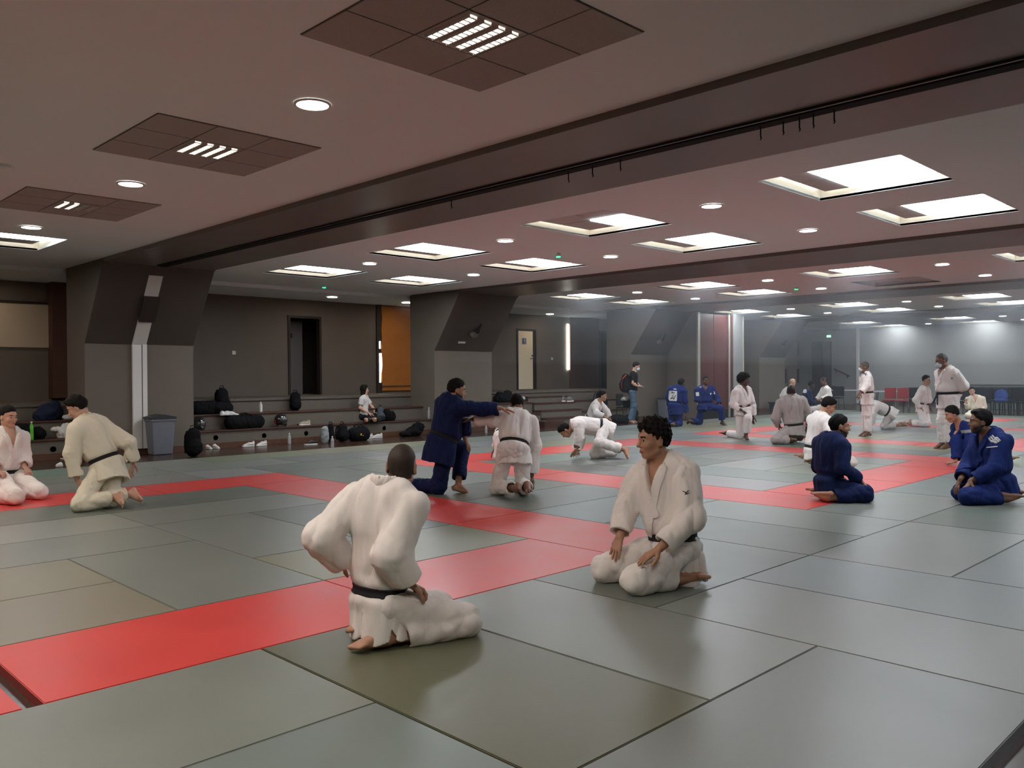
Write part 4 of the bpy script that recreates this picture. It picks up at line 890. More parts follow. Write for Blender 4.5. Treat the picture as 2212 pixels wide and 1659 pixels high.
    for pt in sp.get('decals', ()):
        # (name, material, [(u,v,w,h,ang) boxes in crop pixels]) laid on the jacket by marching the view ray to it
        nm, mt_, boxes = pt; ox, oy, sc = CROP[sp['crop']]; fs = []
        for (cu, cv, bw_, bh_, an_) in boxes:
            uu, vv = ox + cu / sc, oy + cv / sc; rd = nrm(ray(uu, vv)); t = depth(pel) - .6
            base = CC + rd * t
            for _ in range(60):
                dd = float(jf(base[None])[0])
                if dd < .001: break
                base = base + rd * max(dd * .7, .001)
            k = depth(base) / CF / sc; e1 = nrm(CR[0] * math.cos(an_) + CR[1] * math.sin(an_)); e2 = nrm(np.cross(rd, e1))
            fs.append(lambda P, c=base.copy(), a=e1, b2=e2, w2=bw_ * k / 2, h2=bh_ * k / 2: np.maximum(np.maximum(np.abs((P - c) @ a) - w2, np.abs((P - c) @ b2) - h2), np.linalg.norm(P - c, axis=-1) - .25))
        c0 = base; lift = .0035 if not nm.endswith('print') else .006
        F4 = lambda P: np.maximum(np.maximum(jf(P) - lift, -(jf(P) + .004)), np.minimum.reduce([q(P) for q in fs]))
        ext = max(max(bx_[2], bx_[3]) for bx_ in boxes) * k + .06
        if len(boxes) > 1: ext += .12
        dc = field_obj(nm, Field([F4], .01), c0 - ext, c0 + ext, min(vox, .0045), mt_, root, relax=0)
        if dc is not None: dc.parent = jo
    if sp.get('facemask'):
        mf = Field([Piece([Ell(g(.062, 0, -.055), (J['hx'], J['hy'], J['hz']), np.array([.060, .064, .058]) * h)], .01)], .01, cuts=[plane(g(.02, 0, 0), -J['hx'])])
        o = field_obj('face_mask', mf, J['hd'] - .2, J['hd'] + .2, min(vox, .007), 'mask', root)
    del root['org']
    return J, s, root
PEOPLE = [
 dict(id='P1', crop='A', fold=.95, H=1.84, tl=1.05, seed=1, px=300, vox=.0056, ground=(600, 1590, .12), pel=(655, 1262), che=(700, 455, .0), cf=32, pf=66, pmix=.4, hd=(822, 292, .25), hf=(12, 2, 4), hair='shaved', hairc='hairb', skin='tan', gi='giw', bulk=.92, hs=.93,
   lel=(245, 800, -.9), lwr=(425, 985, .10, 'd'), lhn=(555, 1040, .22, 'd'), lcurl=.5, rel=(735, 930, -.17, 'd'), rwr=(858, 1125, -.10, 'd'), rhn=(975, 1185, -.02, 'd'), rpn='d', rcurl=.9, rkn=(1265, 1395, .075, 'z'), ran=(-116, -3, .95, 'w'), rto=(640, 1578, .02, 'z'), lkn=(60, -18, 1, 'w'), lan=(-122, -3, 1, 'w'), lto=(475, 1555, .02, 'z'), lft='d', rft='d',
   skl=.215, skw=1.08, skd=(180, -88), belth=.11, btilt=.12, wide=1.12, label='person in white gi kneeling with his back turned, hand on hip, nearest the camera'),
 dict(id='P2', crop='B', fold=1.15, H=1.85, seed=2, px=300, vox=.0055, ground=(560, 1530, .30), pel=(850, 1160), che=(765, 505, .0), cf=-140, pf=-135, pmix=.6, hd=(690, 322, -.3), hf=(-116, -4, 0), hair='curly', hairc='hairk', skin='tan', gi='giw', bulk=1.02,
   rel=(480, 850, .12, 'd'), rwr=(432, 1075, .0, 'd'), rhn=(372, 1262, -.04, 'd'), rpn='d', rcurl=.15, lel=(985, 935, -1), lwr=(740, 1170, -.32, 'd'), lhn=(545, 1295, -.36, 'd'), lpn='d', lcurl=.15, rkn=(320, 1330, .085, 'z'), ran=(760, 1330, .05, 'z'), lkn=(560, 1425, .085, 'z'), lan=(880, 1410, .05, 'z'), lto=(1040, 1440, .03, 'z'), lft='d', rft='d',
   skl=.26, skd=(40, -75), belth=.13, btilt=-.1, vneck=.24, decals=[('sleeve_print', 'ink', [(935, 733, 34, 7, .5), (950, 745, 38, 6, -.35), (958, 725, 22, 6, -.8)])], label='dark curly-haired person in off-white gi sitting on his heels, hands on thighs, looking left'),
 dict(id='P3', crop='C', H=1.80, seed=3, px=200, vox=.007, ground=(1300, 1400, .0), pel=(1290, 930), che=(1030, 385, .3), cf=-45, cfz=-.5, hd=(925, 225, -.2), hf=(-75, -30, 0), hair='thick', skin='fair', gi='gic',
   lel=(860, 770, -.3), lwr=(925, 1085, -.2), lhn=(1010, 1265, .0), lpn='i', rel=(1530, 660, .1), rwr=(1590, 880, .3), rhn=(1545, 1060, .2), lkn=(960, 1375, .08, 'z'), lan=(1390, 1290, .12, 'z'), lto=(1400, 1435, .02, 'z'), lft='t', rkn=(1290, 1330, .08, 'z'), ran=(1560, 1250, .13, 'z'), rto=(1650, 1395, .02, 'z'), rft='t',
   skl=.27, skd=(150, -60), belth=.18, wide=1.08, label='person in cream gi bending forward on his knees, back to camera, at the left'),
 dict(id='P4', crop='C', H=1.76, seed=4, px=180, vox=.007, ground=(250, 1365, .38), pel=(60, 1020), che=(85, 520, .0), cf=150, hd=(98, 335, -.1), hf=(140, -4, 0), hair='short', skin='fair', gi='giw', vneck=.22,
   lel=(285, 790, .0), lwr=(290, 930, -.6), lhn=(370, 1040, -.4), lcurl=.8, lpn='d', rel=(-100, 800, .0), rwr=(-40, 960, -.7), rhn=(70, 1040, -.6), rcurl=.5, rpn='d', lkn=(470, 1230, .09, 'z'), lan=(-35, -3, 1, 'w'), lto=(-35, -3, 1, 'w'), rkn=(190, 1290, .09, 'z'), ran=(-35, -3, 1, 'w'), rto=(-35, -3, 1, 'w'), belth=.08,
   label='smiling dark-haired person in white gi sitting on his heels, cut by the left edge'),
 dict(id='P5', crop='D', H=1.84, seed=5, px=240, vox=.0075, ground=(650, 1385, .0), pel=(700, 800), che=(800, 325, .0), cf=62, pf=50, hd=(862, 222, -.1), hf=(78, -10, 0), hair='short', hairc='hairk', skin='tan', beard=1, gi='gibd', bulk=1.12,
   rel=(1120, 430, .1), rwr=(1350, 425, .3), rhn=(1500, 450, .3), rpn='d', rcurl=.3, lel=(930, 560, .8), lwr=(955, 760, .0), lhn=(1010, 890, -.2), rkn=(660, 1300, .09, 'z'), ran=(320, 1290, .07, 'z'), rto=(-90, -10, 1, 'w'), lkn=(925, 870, .85), lan=(880, 1290, .09, 'z'), lto=(1050, 1345, .02, 'z'), lft='f', rft='d',
   skl=.30, skd=(-110, -75), belth=.13, btilt=.25, label='bearded person in dark blue gi on one knee, arm stretched onto his partner'),
 dict(id='P6', crop='D', H=1.76, seed=6, px=220, vox=.0075, ground=(1440, 1400, .0), pel=(1500, 910), che=(1535, 500, .9), cf=-12, cfz=-.3, hd=(1535, 385, .6), hf=(-20, -30, 0), hair='short', skin='brown', gi='giw', fold=1.2,
   lel=(1265, 560, -.2), lwr=(1040, 545, .2), lhn=(960, 540, 0), rel=(1740, 850, .4), rwr=(1705, 1180, .1), rhn=(1740, 1345, .0), lkn=(1320, 1310, .08, 'z'), lan=(1520, 1320, .12, 'z'), lto=(1530, 1490, .02, 'z'), lft='t', rkn=(1600, 1290, .08, 'z'), ran=(1655, 1320, .12, 'z'), rto=(1680, 1455, .02, 'z'), rft='t',
   skl=.23, skd=(175, -78), belth=.22, label='person in white gi kneeling, back to camera, gripped by the man in blue'),
 dict(id='P7', crop='G', H=1.7, seed=7, px=60, vox=.011, ground=(270, 1290, .0), pel=(310, 960), che=(440, 700, .8), cf=-80, hd=(520, 600, .3), hf=(-80, -30, 0), hair='short', skin='brown', gi='giw',
   lel=(260, 1000, 0), lwr=(210, 1100, 0), lkn=(270, 1230, .08, 'z'), lan=(100, -3, 1, 'w'), rkn=(300, 1220, .08, 'z'), ran=(100, -3, 1, 'w'), skl=.2, label='person in white gi mostly hidden behind the kneeling man gripped by the one in blue'),
 dict(id='P8', crop='G', H=1.76, seed=8, px=130, vox=.0085, ground=(1870, 1250, .0), pel=(1960, 760), che=(1480, 700, .0), cf=-90, cfz=-2.5, pf=-90, pfz=-1.2, pmix=.8, hd=(1335, 810, .0), hf=(-95, -62, 0), hair='short', skin='tan', gi='giw',
   lel=(1555, 930, -.1), lwr=(1500, 1130, .1), lhn=(1425, 1245, -.03, 'd'), rel=(1580, 920, .2), rwr=(1545, 1120, .2), rhn=(1520, 1215, .1, 'd'), lkn=(1880, 1000, -.5), lan=(2290, 1120, .3), lto=(2275, 1270, .02, 'z'), lft='t', rkn=(1800, 1180, .08, 'z'), ran=(2190, 1140, .10, 'z'), rto=(2260, 1060, .12, 'z'),
   skl=.22, skd=(85, -22), belth=.14, lapel=1, label='person in white gi on hands and knees, head down, facing left'),
 dict(id='P9', crop='G', H=1.76, seed=9, px=90, vox=.0105, ground=(1850, 815, .1), pel=(1740, 610), che=(1850, 365, -.8), cf=105, hd=(1930, 262, -.3), hf=(100, -5, 0), hair='short', skin='tan', gi='giw',
   rel=(1830, 540, -.5), rwr=(1960, 590, -.3), rhn=(2030, 620, 0), lel=(1990, 500, 0), lwr=(2040, 600, 0), rkn=(1960, 750, .09, 'z'), ran=(-80, -3, 1, 'w'), lkn=(2040, 740, .09, 'z'), lan=(-80, -3, 1, 'w'), belth=.15, skl=.2, label='person in pale gi seated behind the crawling man, looking right'),
 dict(id='P10', crop='F', H=1.84, tl=1.08, seed=10, px=90, vox=.0115, gz=-.05, ground=(450, 1060, .0), pel=(480, 560), che=(510, 262, .0), cf=92, hd=(548, 160, .0), hf=(92, -18, 0), hair='short', skin='fair', gi='tshirtk', wear='tshirt', pants='jeans', hem=.97, facemask=1,
   rel=(495, 425, -.2), rwr=(560, 470, .0), rhn=(628, 482, 0), rpn='u', lel=(540, 420, .2), lwr=(600, 460, .2), lhn=(640, 478, .2), rkn=(505, .46, -.06, 'v'), ran=(440, .04, -.08, 'v'), rto=(92, -12, 1, 'w'), rft='f', lkn=(520, .46, .10, 'v'), lan=(478, .04, .12, 'v'), lto=(92, -12, 1, 'w'), lft='f',
   label='person in black t-shirt, jeans and mask standing with a backpack by the third pillar'),
 dict(id='P11', crop='F', H=1.82, seed=11, px=100, vox=.0105, ground=(1170, 1120, .30), pel=(1165, 800), che=(1215, 500, .2), cf=25, hd=(1268, 430, .1), hf=(40, -5, 0), hair='short', skin='deep', gi='gib',
   lel=(1060, 650, .4), lwr=(1080, 800, .9), rel=(1320, 720, .0), rwr=(1340, 900, .1), rkn=(20, -82, 1, 'w'), ran=(-160, -6, 1, 'w'), rto=(-160, -10, 1, 'w'), lkn=(20, -82, 1, 'w'), lan=(-160, -6, 1, 'w'), lto=(-160, -10, 1, 'w'), skl=.30, skd=(180, -86), showbelt=0,
   decals=[('back_patch', 'badge', [(1138, 630, 108, 165, .05)]), ('back_print', 'ink', [(1120, 575, 16, 34, 0), (1148, 572, 30, 9, 0), (1148, 590, 9, 30, 0), (1165, 640, 10, 70, .5), (1125, 650, 46, 12, -.5), (1110, 665, 12, 40, .6), (1140, 675, 30, 14, .2), (1130, 620, 30, 10, -.3)]), ('name_print', 'badge', [(1165, 520, 40, 14, .15)])],
   label='person in bright blue gi kneeling with a white name patch on his back'),
 dict(id='P12', crop='F', H=1.84, seed=12, px=100, vox=.0105, ground=(1560, 1095, .15), pel=(1650, 800), che=(1640, 492, -.1), cf=168, hd=(1650, 390, -.1), hf=(165, 0, 0), hair='short', skin='deep', gi='gib', bulk=1.1, vneck=.12,
   rel=(1520, 690, -.2), rwr=(1650, 800, -.5), rhn=(1715, 870, -.4), lel=(1845, 680, -.2), lwr=(1870, 770, -.8), lhn=(1905, 800, -.6), rkn=(1550, 1040, .08, 'z'), ran=(1410, 1030, .11, 'z'), rto=(1375, 1075, .02, 'z'), rft='t', lkn=(1890, 830, -.9), lan=(1920, .085, -.25, 'v'), lto=(140, -12, 1, 'w'), lft='f', skl=.2, showbelt=0,
   decals=[('sleeve_badge', 'badge', [(1525, 600, 50, 62, -.08)]), ('chest_print', 'badge', [(1735, 595, 22, 30, .2)]), ('shoulder_print', 'badge', [(1570, 483, 34, 8, -.5), (1575, 492, 34, 5, -.5)]), ('upper_arm_print', 'badge', [(1795, 575, 10, 44, -.4), (1790, 590, 14, 24, -.4)])],
   label='person in bright blue gi on one knee facing the camera before the oxblood panels'),
 dict(id='P13', crop='H', H=1.80, seed=13, px=130, vox=.0095, ground=(740, 1420, .1), pel=(765, 1110), che=(745, 875, -.1), cf=130, hd=(772, 793, -.2), hf=(105, -4, 0), hair='afro', skin='deep', gi='giw', vneck=.26,
   rel=(655, 1050, -.1), rwr=(745, 1110, -.6), rhn=(815, 1150, -.4), rpn='d', lel=(860, 1060, .0), lwr=(868, 1180, .0), lhn=(866, 1255, 0), rkn=(735, 1375, .08, 'z'), ran=(590, 1360, .07, 'z'), rto=(500, 1390, .02, 'z'), lkn=(812, 1200, -.85), lan=(790, .085, -.22, 'v'), lto=(165, -12, 1, 'w'), lft='f', belt='brbelt', skl=.22,
   label='dark-skinned person with bushy hair in white gi, one knee up, facing right'),
 dict(id='P14', crop='H', H=1.74, seed=14, px=60, vox=.0115, ground=(1150, 1195, .3), pel=(1215, 1125), che=(1245, 890, .2), cf=60, hd=(1288, 818, 0), hf=(55, -10, 0), hair='none', skin='fair', gi='giw', rel=(1310, 960, 0), rwr=(1340, 1040, 0), lel=(1180, 960, .3), lwr=(1230, 1020, .5), rkn=(60, -15, 1, 'w'), ran=(-125, -3, 1, 'w'), rto=(-125, -5, 1, 'w'), lkn=(60, -15, 1, 'w'), lan=(-125, -3, 1, 'w'), lto=(-125, -5, 1, 'w'),
   label='bald person in white gi sitting on his heels, behind the man in the grey jacket'),
 dict(id='P15', crop='H', H=1.86, seed=15, px=150, vox=.0085, ground=(1330, 1478, .32), pel=(1305, 1300), che=(1275, 985, .2), cf=-12, pf=-40, hd=(1272, 915, .1), hf=(-8, -12, 0), hair='shaved', skin='brown', gi='gig', bulk=1.12,
   lel=(1110, 1190, -.2), lwr=(1150, 1290, .5), lhn=(1200, 1310, .6), rel=(1465, 1170, .0), rwr=(1440, 1290, .6), lkn=(1110, 1425, .09, 'z'), lan=(1275, 1440, .06, 'z'), lto=(1390, 1478, .03, 'z'), rkn=(1200, 1400, .09, 'z'), ran=(1370, 1420, .06, 'z'), rto=(1450, 1460, .03, 'z'), skl=.22, skd=(175, -78), belth=.12,
   label='shaven-headed person in grey-brown gi with black belt, sitting with his back turned'),
 dict(id='P16', crop='H', H=1.8, seed=16, px=60, vox=.0115, ground=(1480, 1180, .1), pel=(1440, 1085), che=(1445, 905, .1), cf=75, hd=(1488, 842, 0), hf=(85, -8, 0), hair='short', skin='dark', gi='gibd', rel=(1470, 1010, -.3), rwr=(1530, 1050, 0), lel=(1500, 1000, .3), lwr=(1540, 1060, 0), rkn=(70, -12, 1, 'w'), ran=(-110, -3, 1, 'w'), lkn=(70, -12, 1, 'w'), lan=(-110, -3, 1, 'w'), showbelt=0,
   decals=[('shoulder_print', 'badge', [(1416, 905, 5, 50, .3), (1430, 903, 5, 46, .3)])], label='dark-skinned person in blue gi in the distance, left of the far white-clad man'),
 dict(id='P17', crop='H', H=1.75, seed=17, px=70, vox=.0115, ground=(1600, 1185, .1), pel=(1645, 1070), che=(1640, 872, 0), cf=-115, hd=(1618, 802, -.2), hf=(-110, -12, 0), hair='shaved', skin='brown', gi='giw', lel=(1680, 960, -.3), lwr=(1590, 1000, -.4), lhn=(1530, 1000, -.3), rel=(1580, 960, 0), rwr=(1540, 1000, 0), lkn=(-105, -12, 1, 'w'), lan=(75, -3, 1, 'w'), rkn=(-105, -12, 1, 'w'), ran=(75, -3, 1, 'w'),
   label='short-haired person in white gi with crossed hands, in front of the dark far door'),
 dict(id='P18', crop='E', H=1.76, seed=18, px=150, vox=.0085, ground=(620, 640, .1), pel=(520, 500), che=(570, 222, .1), cf=55, hd=(632, 138, -.1), hf=(78, -28, 0), hair='thick', skin='tan', gi='giw',
   rel=(650, 350, -.5), rwr=(740, 330, .2), rhn=(800, 300, .0), rcurl=.6, rpn='i', lel=(670, 330, .6), lwr=(740, 300, .2), lhn=(800, 290, .2), rkn=(810, 590, .09, 'z'), ran=(540, 605, .05, 'z'), rto=(450, 620, .03, 'z'), lkn=(60, -14, 1, 'w'), lan=(-110, -3, 1, 'w'), lto=(-110, -3, 1, 'w'), belth=.10, skl=.18,
   label='dark-haired person in white gi with bowed head and raised hands, behind a man in blue'),
 dict(id='P19', crop='E', H=1.80, seed=19, px=200, vox=.0075, ground=(760, 905, .12), pel=(635, 765), che=(655, 400, .1), cf=50, pf=70, hd=(722, 305, .0), hf=(72, -2, 0), hair='short', skin='tan', beard=1, gi='gibd',
   rel=(745, 640, -.35), rwr=(890, 740, -.12, 'd'), rhn=(970, 825, -.1, 'd'), rpn='d', lel=(560, 640, .5), lwr=(700, 700, .9), rkn=(925, 850, .09, 'z'), ran=(630, 880, .05, 'z'), rto=(500, 883, .03, 'z'), lkn=(70, -14, 1, 'w'), lan=(-110, -3, 1, 'w'), lto=(-110, -3, 1, 'w'), showbelt=0, skl=.2, lapel=1,
   label='person in dark blue gi sitting on his heels in profile, on the red corner mat'),
 dict(id='P20', crop='I', H=1.68, seed=20, px=160, vox=.0095, ground=(375, 985, .05), pel=(395, 520), che=(385, 262, .0), cf=-98, hd=(355, 180, .0), hf=(-98, 0, 0), hair='buzz', hairc='hairg', skin='brown', gi='giw', facemask=1, belly=1.15,
   lel=(395, 395, -.3), lwr=(320, 480, -.2), lhn=(290, 530, 0), rel=(360, 400, .3), rwr=(310, 470, .3), lkn=(402, .46, -.08, 'v'), lan=(405, .082, -.08, 'v'), lto=(-98, -10, 1, 'w'), lft='f', rkn=(372, .46, .1, 'v'), ran=(375, .082, .12, 'v'), rto=(-98, -10, 1, 'w'), rft='f', skl=.28, skd=(180, -88), hem=.9, decals=[('shoulder_print', 'ink', [(370, 258, 5, 32, .3), (383, 254, 5, 28, .3)])],
   label='shorter standing person in white gi with pale blue mask, facing left'),
 dict(id='P21', crop='I', H=1.76, seed=21, px=80, vox=.0115, ground=(600, 900, .0), pel=(660, 705), che=(455, 605, .3), cf=-90, cfz=-2.5, pf=-90, pfz=-1, pmix=.8, hd=(380, 680, .3), hf=(-90, -60, 0), hair='short', skin='tan', gi='giw', lel=(450, 740, .1), lwr=(440, 850, .1), rel=(430, 730, .3), rwr=(420, 850, .3), lkn=(585, 860, .08, 'z'), lan=(800, 850, .10, 'z'), lto=(900, 895, .02, 'z'), rkn=(640, 840, .08, 'z'), ran=(840, 835, .10, 'z'), rto=(890, 880, .03, 'z'),
   skl=.24, skd=(90, -28), belth=.2, hem=.6, label='person in white gi on hands and knees behind the shorter standing man'),
 dict(id='P22', crop='I', H=1.80, seed=22, px=110, vox=.0105, ground=(1040, 868, .1), pel=(1030, 645), che=(1055, 425, -.1), cf=110, hd=(1080, 330, 0), hf=(120, -2, 0), hair='short', skin='tan', gi='giw', belt='brbelt', knot=1, vneck=.25, rel=(955, 560, -.2), rwr=(1015, 650, -.2), rhn=(1050, 690, 0), lel=(1110, 560, 0), lwr=(1080, 650, -.3), rkn=(1055, 838, .08, 'z'), ran=(905, 815, .10, 'z'), rto=(850, 800, .08, 'z'), lkn=(1090, 835, .08, 'z'), lan=(-80, -3, 1, 'w'), lto=(-80, -3, 1, 'w'), skl=.22,
   label='upright kneeling person in white gi with brown belt, in front of the black chairs'),
 dict(id='P23', crop='I', H=1.86, seed=23, px=200, vox=.0085, ground=(1290, 1125, .05), pel=(1335, 545), che=(1318, 205, .0), cf=-125, hd=(1255, 108, -.2), hf=(-118, -12, 0), hair='buzz', hairc='hairg', hairline=.12, skin='brown', gi='giw', facemask=1, bulk=1.12, belly=1.15, knot=1,
   lel=(1515, 400, .2), lwr=(1430, 500, .9), lhn=(1380, 500, .9), rel=(1240, 380, .5), rwr=(1300, 480, .9), lkn=(1350, .50, -.1, 'v'), lan=(1340, .085, -.1, 'v'), lto=(-110, -10, 1, 'w'), lft='f', rkn=(1262, .50, .0, 'v'), ran=(1265, .085, .05, 'v'), rto=(-120, -10, 1, 'w'), rft='f', skl=.26, skd=(180, -88), hem=.9, vneck=.16, decals=[('chest_print', 'clothg', [(1372, 305, 16, 24, .2)])],
   label='tall standing person in white gi with pale mask, hands behind his back'),
 dict(id='P24', crop='E', H=1.76, seed=24, px=130, vox=.009, ground=(1700, 620, .35), pel=(1850, 470), che=(1708, 300, -.2), cf=-125, cfz=-.5, hd=(1632, 205, -.1), hf=(-110, -20, 0), hair='short', skin='tan', gi='gib', rel=(1668, .34, -.2, 'v'), rwr=(1660, .06, -.3, 'v'), rhn=(1572, .025, -.36, 'v'), rpn='d', rcurl=.05, lel=(1775, .36, -.3, 'v'), lwr=(1765, .06, -.35, 'v'), lhn=(1735, .02, -.4, 'v'), rkn=(-100, -80, 1, 'w'), ran=(60, -3, 1, 'w'), rto=(60, -3, 1, 'w'), lkn=(-100, -80, 1, 'w'), lan=(60, -3, 1, 'w'), lto=(60, -3, 1, 'w'),
   decals=[('sleeve_badge', 'clothg', [(1735, 345, 48, 26, -.1)])], label='person in blue gi leaning forward on one hand, looking left'),
 dict(id='P25', crop='E', H=1.84, seed=25, px=210, vox=.0075, ground=(1850, 915, .1), pel=(2000, 760), che=(1935, 365, -.1), cf=-125, pf=-105, hd=(1858, 268, -.3), hf=(-104, 0, 0), hair='thick', hv=.8, hairline=.085, skin='brown', beard=1, gi='gib', bulk=1.12,
   rel=(1760, 620, .0), rwr=(1700, 730, -.08, 'd'), rhn=(1655, 835, -.08, 'd'), rpn='d', lel=(1990, 640, -.6), lwr=(1780, 745, -.22, 'd'), lhn=(1715, 850, -.25, 'd'), lpn='d', lkn=(1760, 868, .09, 'z'), lan=(2060, 890, .05, 'z'), lto=(2190, 905, .03, 'z'), rkn=(1700, 830, .09, 'z'), ran=(80, -3, 1, 'w'), rto=(80, -3, 1, 'w'), showbelt=0, skl=.22, skd=(70, -75),
   decals=[('shoulder_print', 'badge', [(1945, 422, 8, 62, -.33), (1964, 411, 8, 66, -.33), (1982, 398, 8, 66, -.33), (1972, 468, 24, 9, -.1)])], label='smiling bearded person in bright blue gi sitting on his heels at the right'),
 dict(id='P26', crop='I', H=1.72, seed=26, px=80, vox=.0115, ground=(1640, 765, .2), pel=(1650, 705), che=(1645, 522, -.1), cf=178, hd=(1608, 455, -.2), hf=(170, -5, 0), hair='short', skin='fair', gi='gic', bulk=1.12, vneck=.24, rel=(1560, 650, -.1), rwr=(1545, 590, -.5), rhn=(1540, 545, -.2), rcurl=.6, lel=(1750, 640, 0), lwr=(1700, 700, -.6), rkn=(1560, 740, .09, 'z'), ran=(0, -3, 1, 'w'), lkn=(1730, 745, .09, 'z'), lan=(0, -3, 1, 'w'),
   label='person in cream gi seated in the distance holding up a dark phone'),
 dict(id='P28', crop='J', H=1.62, seed=28, px=80, vox=.0095, gz=.31, ground=(1080, 672, .12), pel=(1050, 585), che=(1085, 275, .0), cf=110, hd=(1088, 165, -.1), hf=(95, 0, 0), hair='long', skin='fair', gi='tshirtw', wear='tshirt', pants='dkpants', hem=.95, bulk=.88, hs=.95,
   rel=(1015, 450, -.2), rwr=(1150, 530, -.5), rhn=(1250, 570, -.2), lel=(1205, 430, .1), lwr=(1250, 520, .0), lhn=(1310, 545, -.1), rkn=(1270, 610, .38, 'z'), ran=(1110, 655, .36, 'z'), rto=(1180, 660, .34, 'z'), lkn=(1400, 610, .38, 'z'), lan=(1250, 650, .36, 'z'), lto=(1170, 655, .34, 'z'),
   label='person with dark bob hair and white t-shirt sitting cross-legged on the seating step'),
]
_only = None

for sp in PEOPLE:
    if _only and sp['id'] not in _only.split(','): continue
    if _only: sp['verb'] = 1
    import time as _t; _a = _t.time(); person(sp)
    if _only: print(sp['id'], 'built in', round(_t.time() - _a, 1))
# ================================================================ THINGS AROUND THE HALL
def S(name, F, ext, vox, m, parent, relax=1):
    ext = np.array(ext if isinstance(ext, (list, tuple)) else [ext] * 3, float)
    v_, q_ = None, None
    class _P(dict): pass
    o = field_obj(name, F if isinstance(F, Field) else Field([F], .01), -ext * [1, 1, 0] - [0, 0, .02], ext * [1, 1, 1], vox, m, None, relax=relax)
    if o is not None and parent is not None: o.parent = parent
    return o
X_, Y_, Z_ = np.eye(3)
def lump(c, r, rot=0):
    ca, sa = math.cos(rot), math.sin(rot); return Ell(c, ((ca, sa, 0), (-sa, ca, 0), (0, 0, 1)), r)
def put_at(u, v, z, ax=2, val=None): p = at(u, v, ax, z if val is None else val); return (float(p[0]), float(p[1]), float(p[2] if ax != 2 else z))
def at_y(u, y, z): p = at(u, 850, 1, y); return (float(p[0]), y, z)
BAGN = [0]
def backpack(loc, rz, h, w, d, m, label, straps=True, group=None, lean=0):
    t = thing('backpack', label, 'backpack', loc, rz, group); BAGN[0] += 1; fz = folds(300 + BAGN[0], .010, .8)
    F = Field([Piece([Cap((0, 0, w * .42), (0, 0, h - w * .38), w * .42, w * .36, Y_, d / w), lump((0, -d * .38, h * .32), (w * .36, d * .26, h * .26))], .03)], .02, disp=fz, floor=0)
    bb = S('bag_body', F, (w, w, h * 1.1), .013, m, t)
    if straps:
        for s in (-1, 1): bm = bmesh.new(); tube(bm, [(s * w * .2, d * .36, h * .88), (s * w * .26, d * .52, h * .7), (s * w * .27, d * .54, h * .4), (s * w * .3, d * .36, h * .12)], .017, 6); me_obj('strap', bm, 'bag', bb, smooth=True)
    bm = bmesh.new(); tube(bm, [(-.05, d * .1, h * .97), (-.03, d * .1, h + .035), (.03, d * .1, h + .035), (.05, d * .1, h * .97)], .009, 6); me_obj('top_handle', bm, 'bag', bb, smooth=True)
    return t
def duffel(loc, rz, L, r, m, label, handles=True, group=None):
    t = thing('duffel_bag', label, 'bag', loc, rz, group); BAGN[0] += 1; fz = folds(400 + BAGN[0], .011, .8)
    F = Field([Piece([Cap((-L / 2 + r * .7, 0, r * .85), (L / 2 - r * .7, 0, r * .85), r * .95, r * .95), Cap((-L / 2 + r, 0, r * .5), (L / 2 - r, 0, r * .5), r * .8, r * .8)], .04)], .02, disp=fz, floor=0)
    bb = S('bag_body', F, (L * .65, r * 1.7, r * 2.2), .014, m, t)
    if handles:
        for s in (-1, 1): bm = bmesh.new(); tube(bm, [(-L * .18, s * r * .8, r), (-L * .14, s * r * .5, r * 1.85), (0, s * r * .2, r * 2.15), (L * .14, s * r * .5, r * 1.85), (L * .18, s * r * .8, r)], .011, 6); me_obj('handle', bm, 'bag', bb, smooth=True)
    return t
def heap(name, loc, rz, lumps, m, label, cat, vox=.011, amp=.015, group=None):
    t = thing(name, label, cat, loc, rz, group); BAGN[0] += 1
    F = Field([Piece([lump(c, r, a) for c, r, a in lumps], .03)], .02, disp=folds(500 + BAGN[0], amp, .7), floor=0)
    ex = max(abs(c[k]) + r[k] for c, r, a in lumps for k in range(3)) + .08
    S('folds' if name != 'bag' else 'bag_body', F, ex, vox, m, t); return t
def shoe(loc, rz, m, sole, label, group=None, L=.28):
    t = thing('shoe', label, 'shoe', loc, rz, group); k = L / .28
    up = Piece([Cap((-.085 * k, 0, .055), (-.02 * k, 0, .055), .036, .036), Cap((-.02 * k, 0, .05), (.09 * k, 0, .028), .036, .027, Y_, 1.15), Cap((-.08 * k, 0, .05), (-.09 * k, 0, .088), .034, .03)], .02, subs=[Cap((-.072 * k, 0, .08), (-.06 * k, 0, .13), .023, .034), Cap((-.03 * k, 0, .10), (-.05 * k, 0, .14), .012, .03)])
    uo = S('upper', Field([up], .01, floor=.012), (.2, .1, .14), .006, m, t)
    so = Field([Piece([Cap((-.085 * k, 0, .012), (.0, 0, .010), .040, .036), Cap((0, 0, .010), (.10 * k, 0, .012), .036, .037, Y_, 1.1)], .02)], .01, cuts=[plane((0, 0, .026), (0, 0, 1))], floor=0)
    S('sole', so, (.2, .1, .05), .006, sole, t)
    bm = bmesh.new()
    for i in range(4): x = -.01 + i * .02; tube(bm, [(x, -.02, .088 - i * .009), (x, 0, .094 - i * .009), (x, .02, .088 - i * .009)], .003, 5)
    me_obj('laces', bm, 'sole', uo); return t
def pair(u, v, z, rz, m, sole, label, gap=.12, spread=(.05, 0)):
    p = put_at(u, v, z); a = shoe(p, rz, m, sole, label[0], None); c, s_ = math.cos(rz), math.sin(rz)
    b = dup(a, (p[0] - s_ * gap + c * spread[0], p[1] + c * gap + s_ * spread[0], z), rz + spread[1], label[1]); return a, b
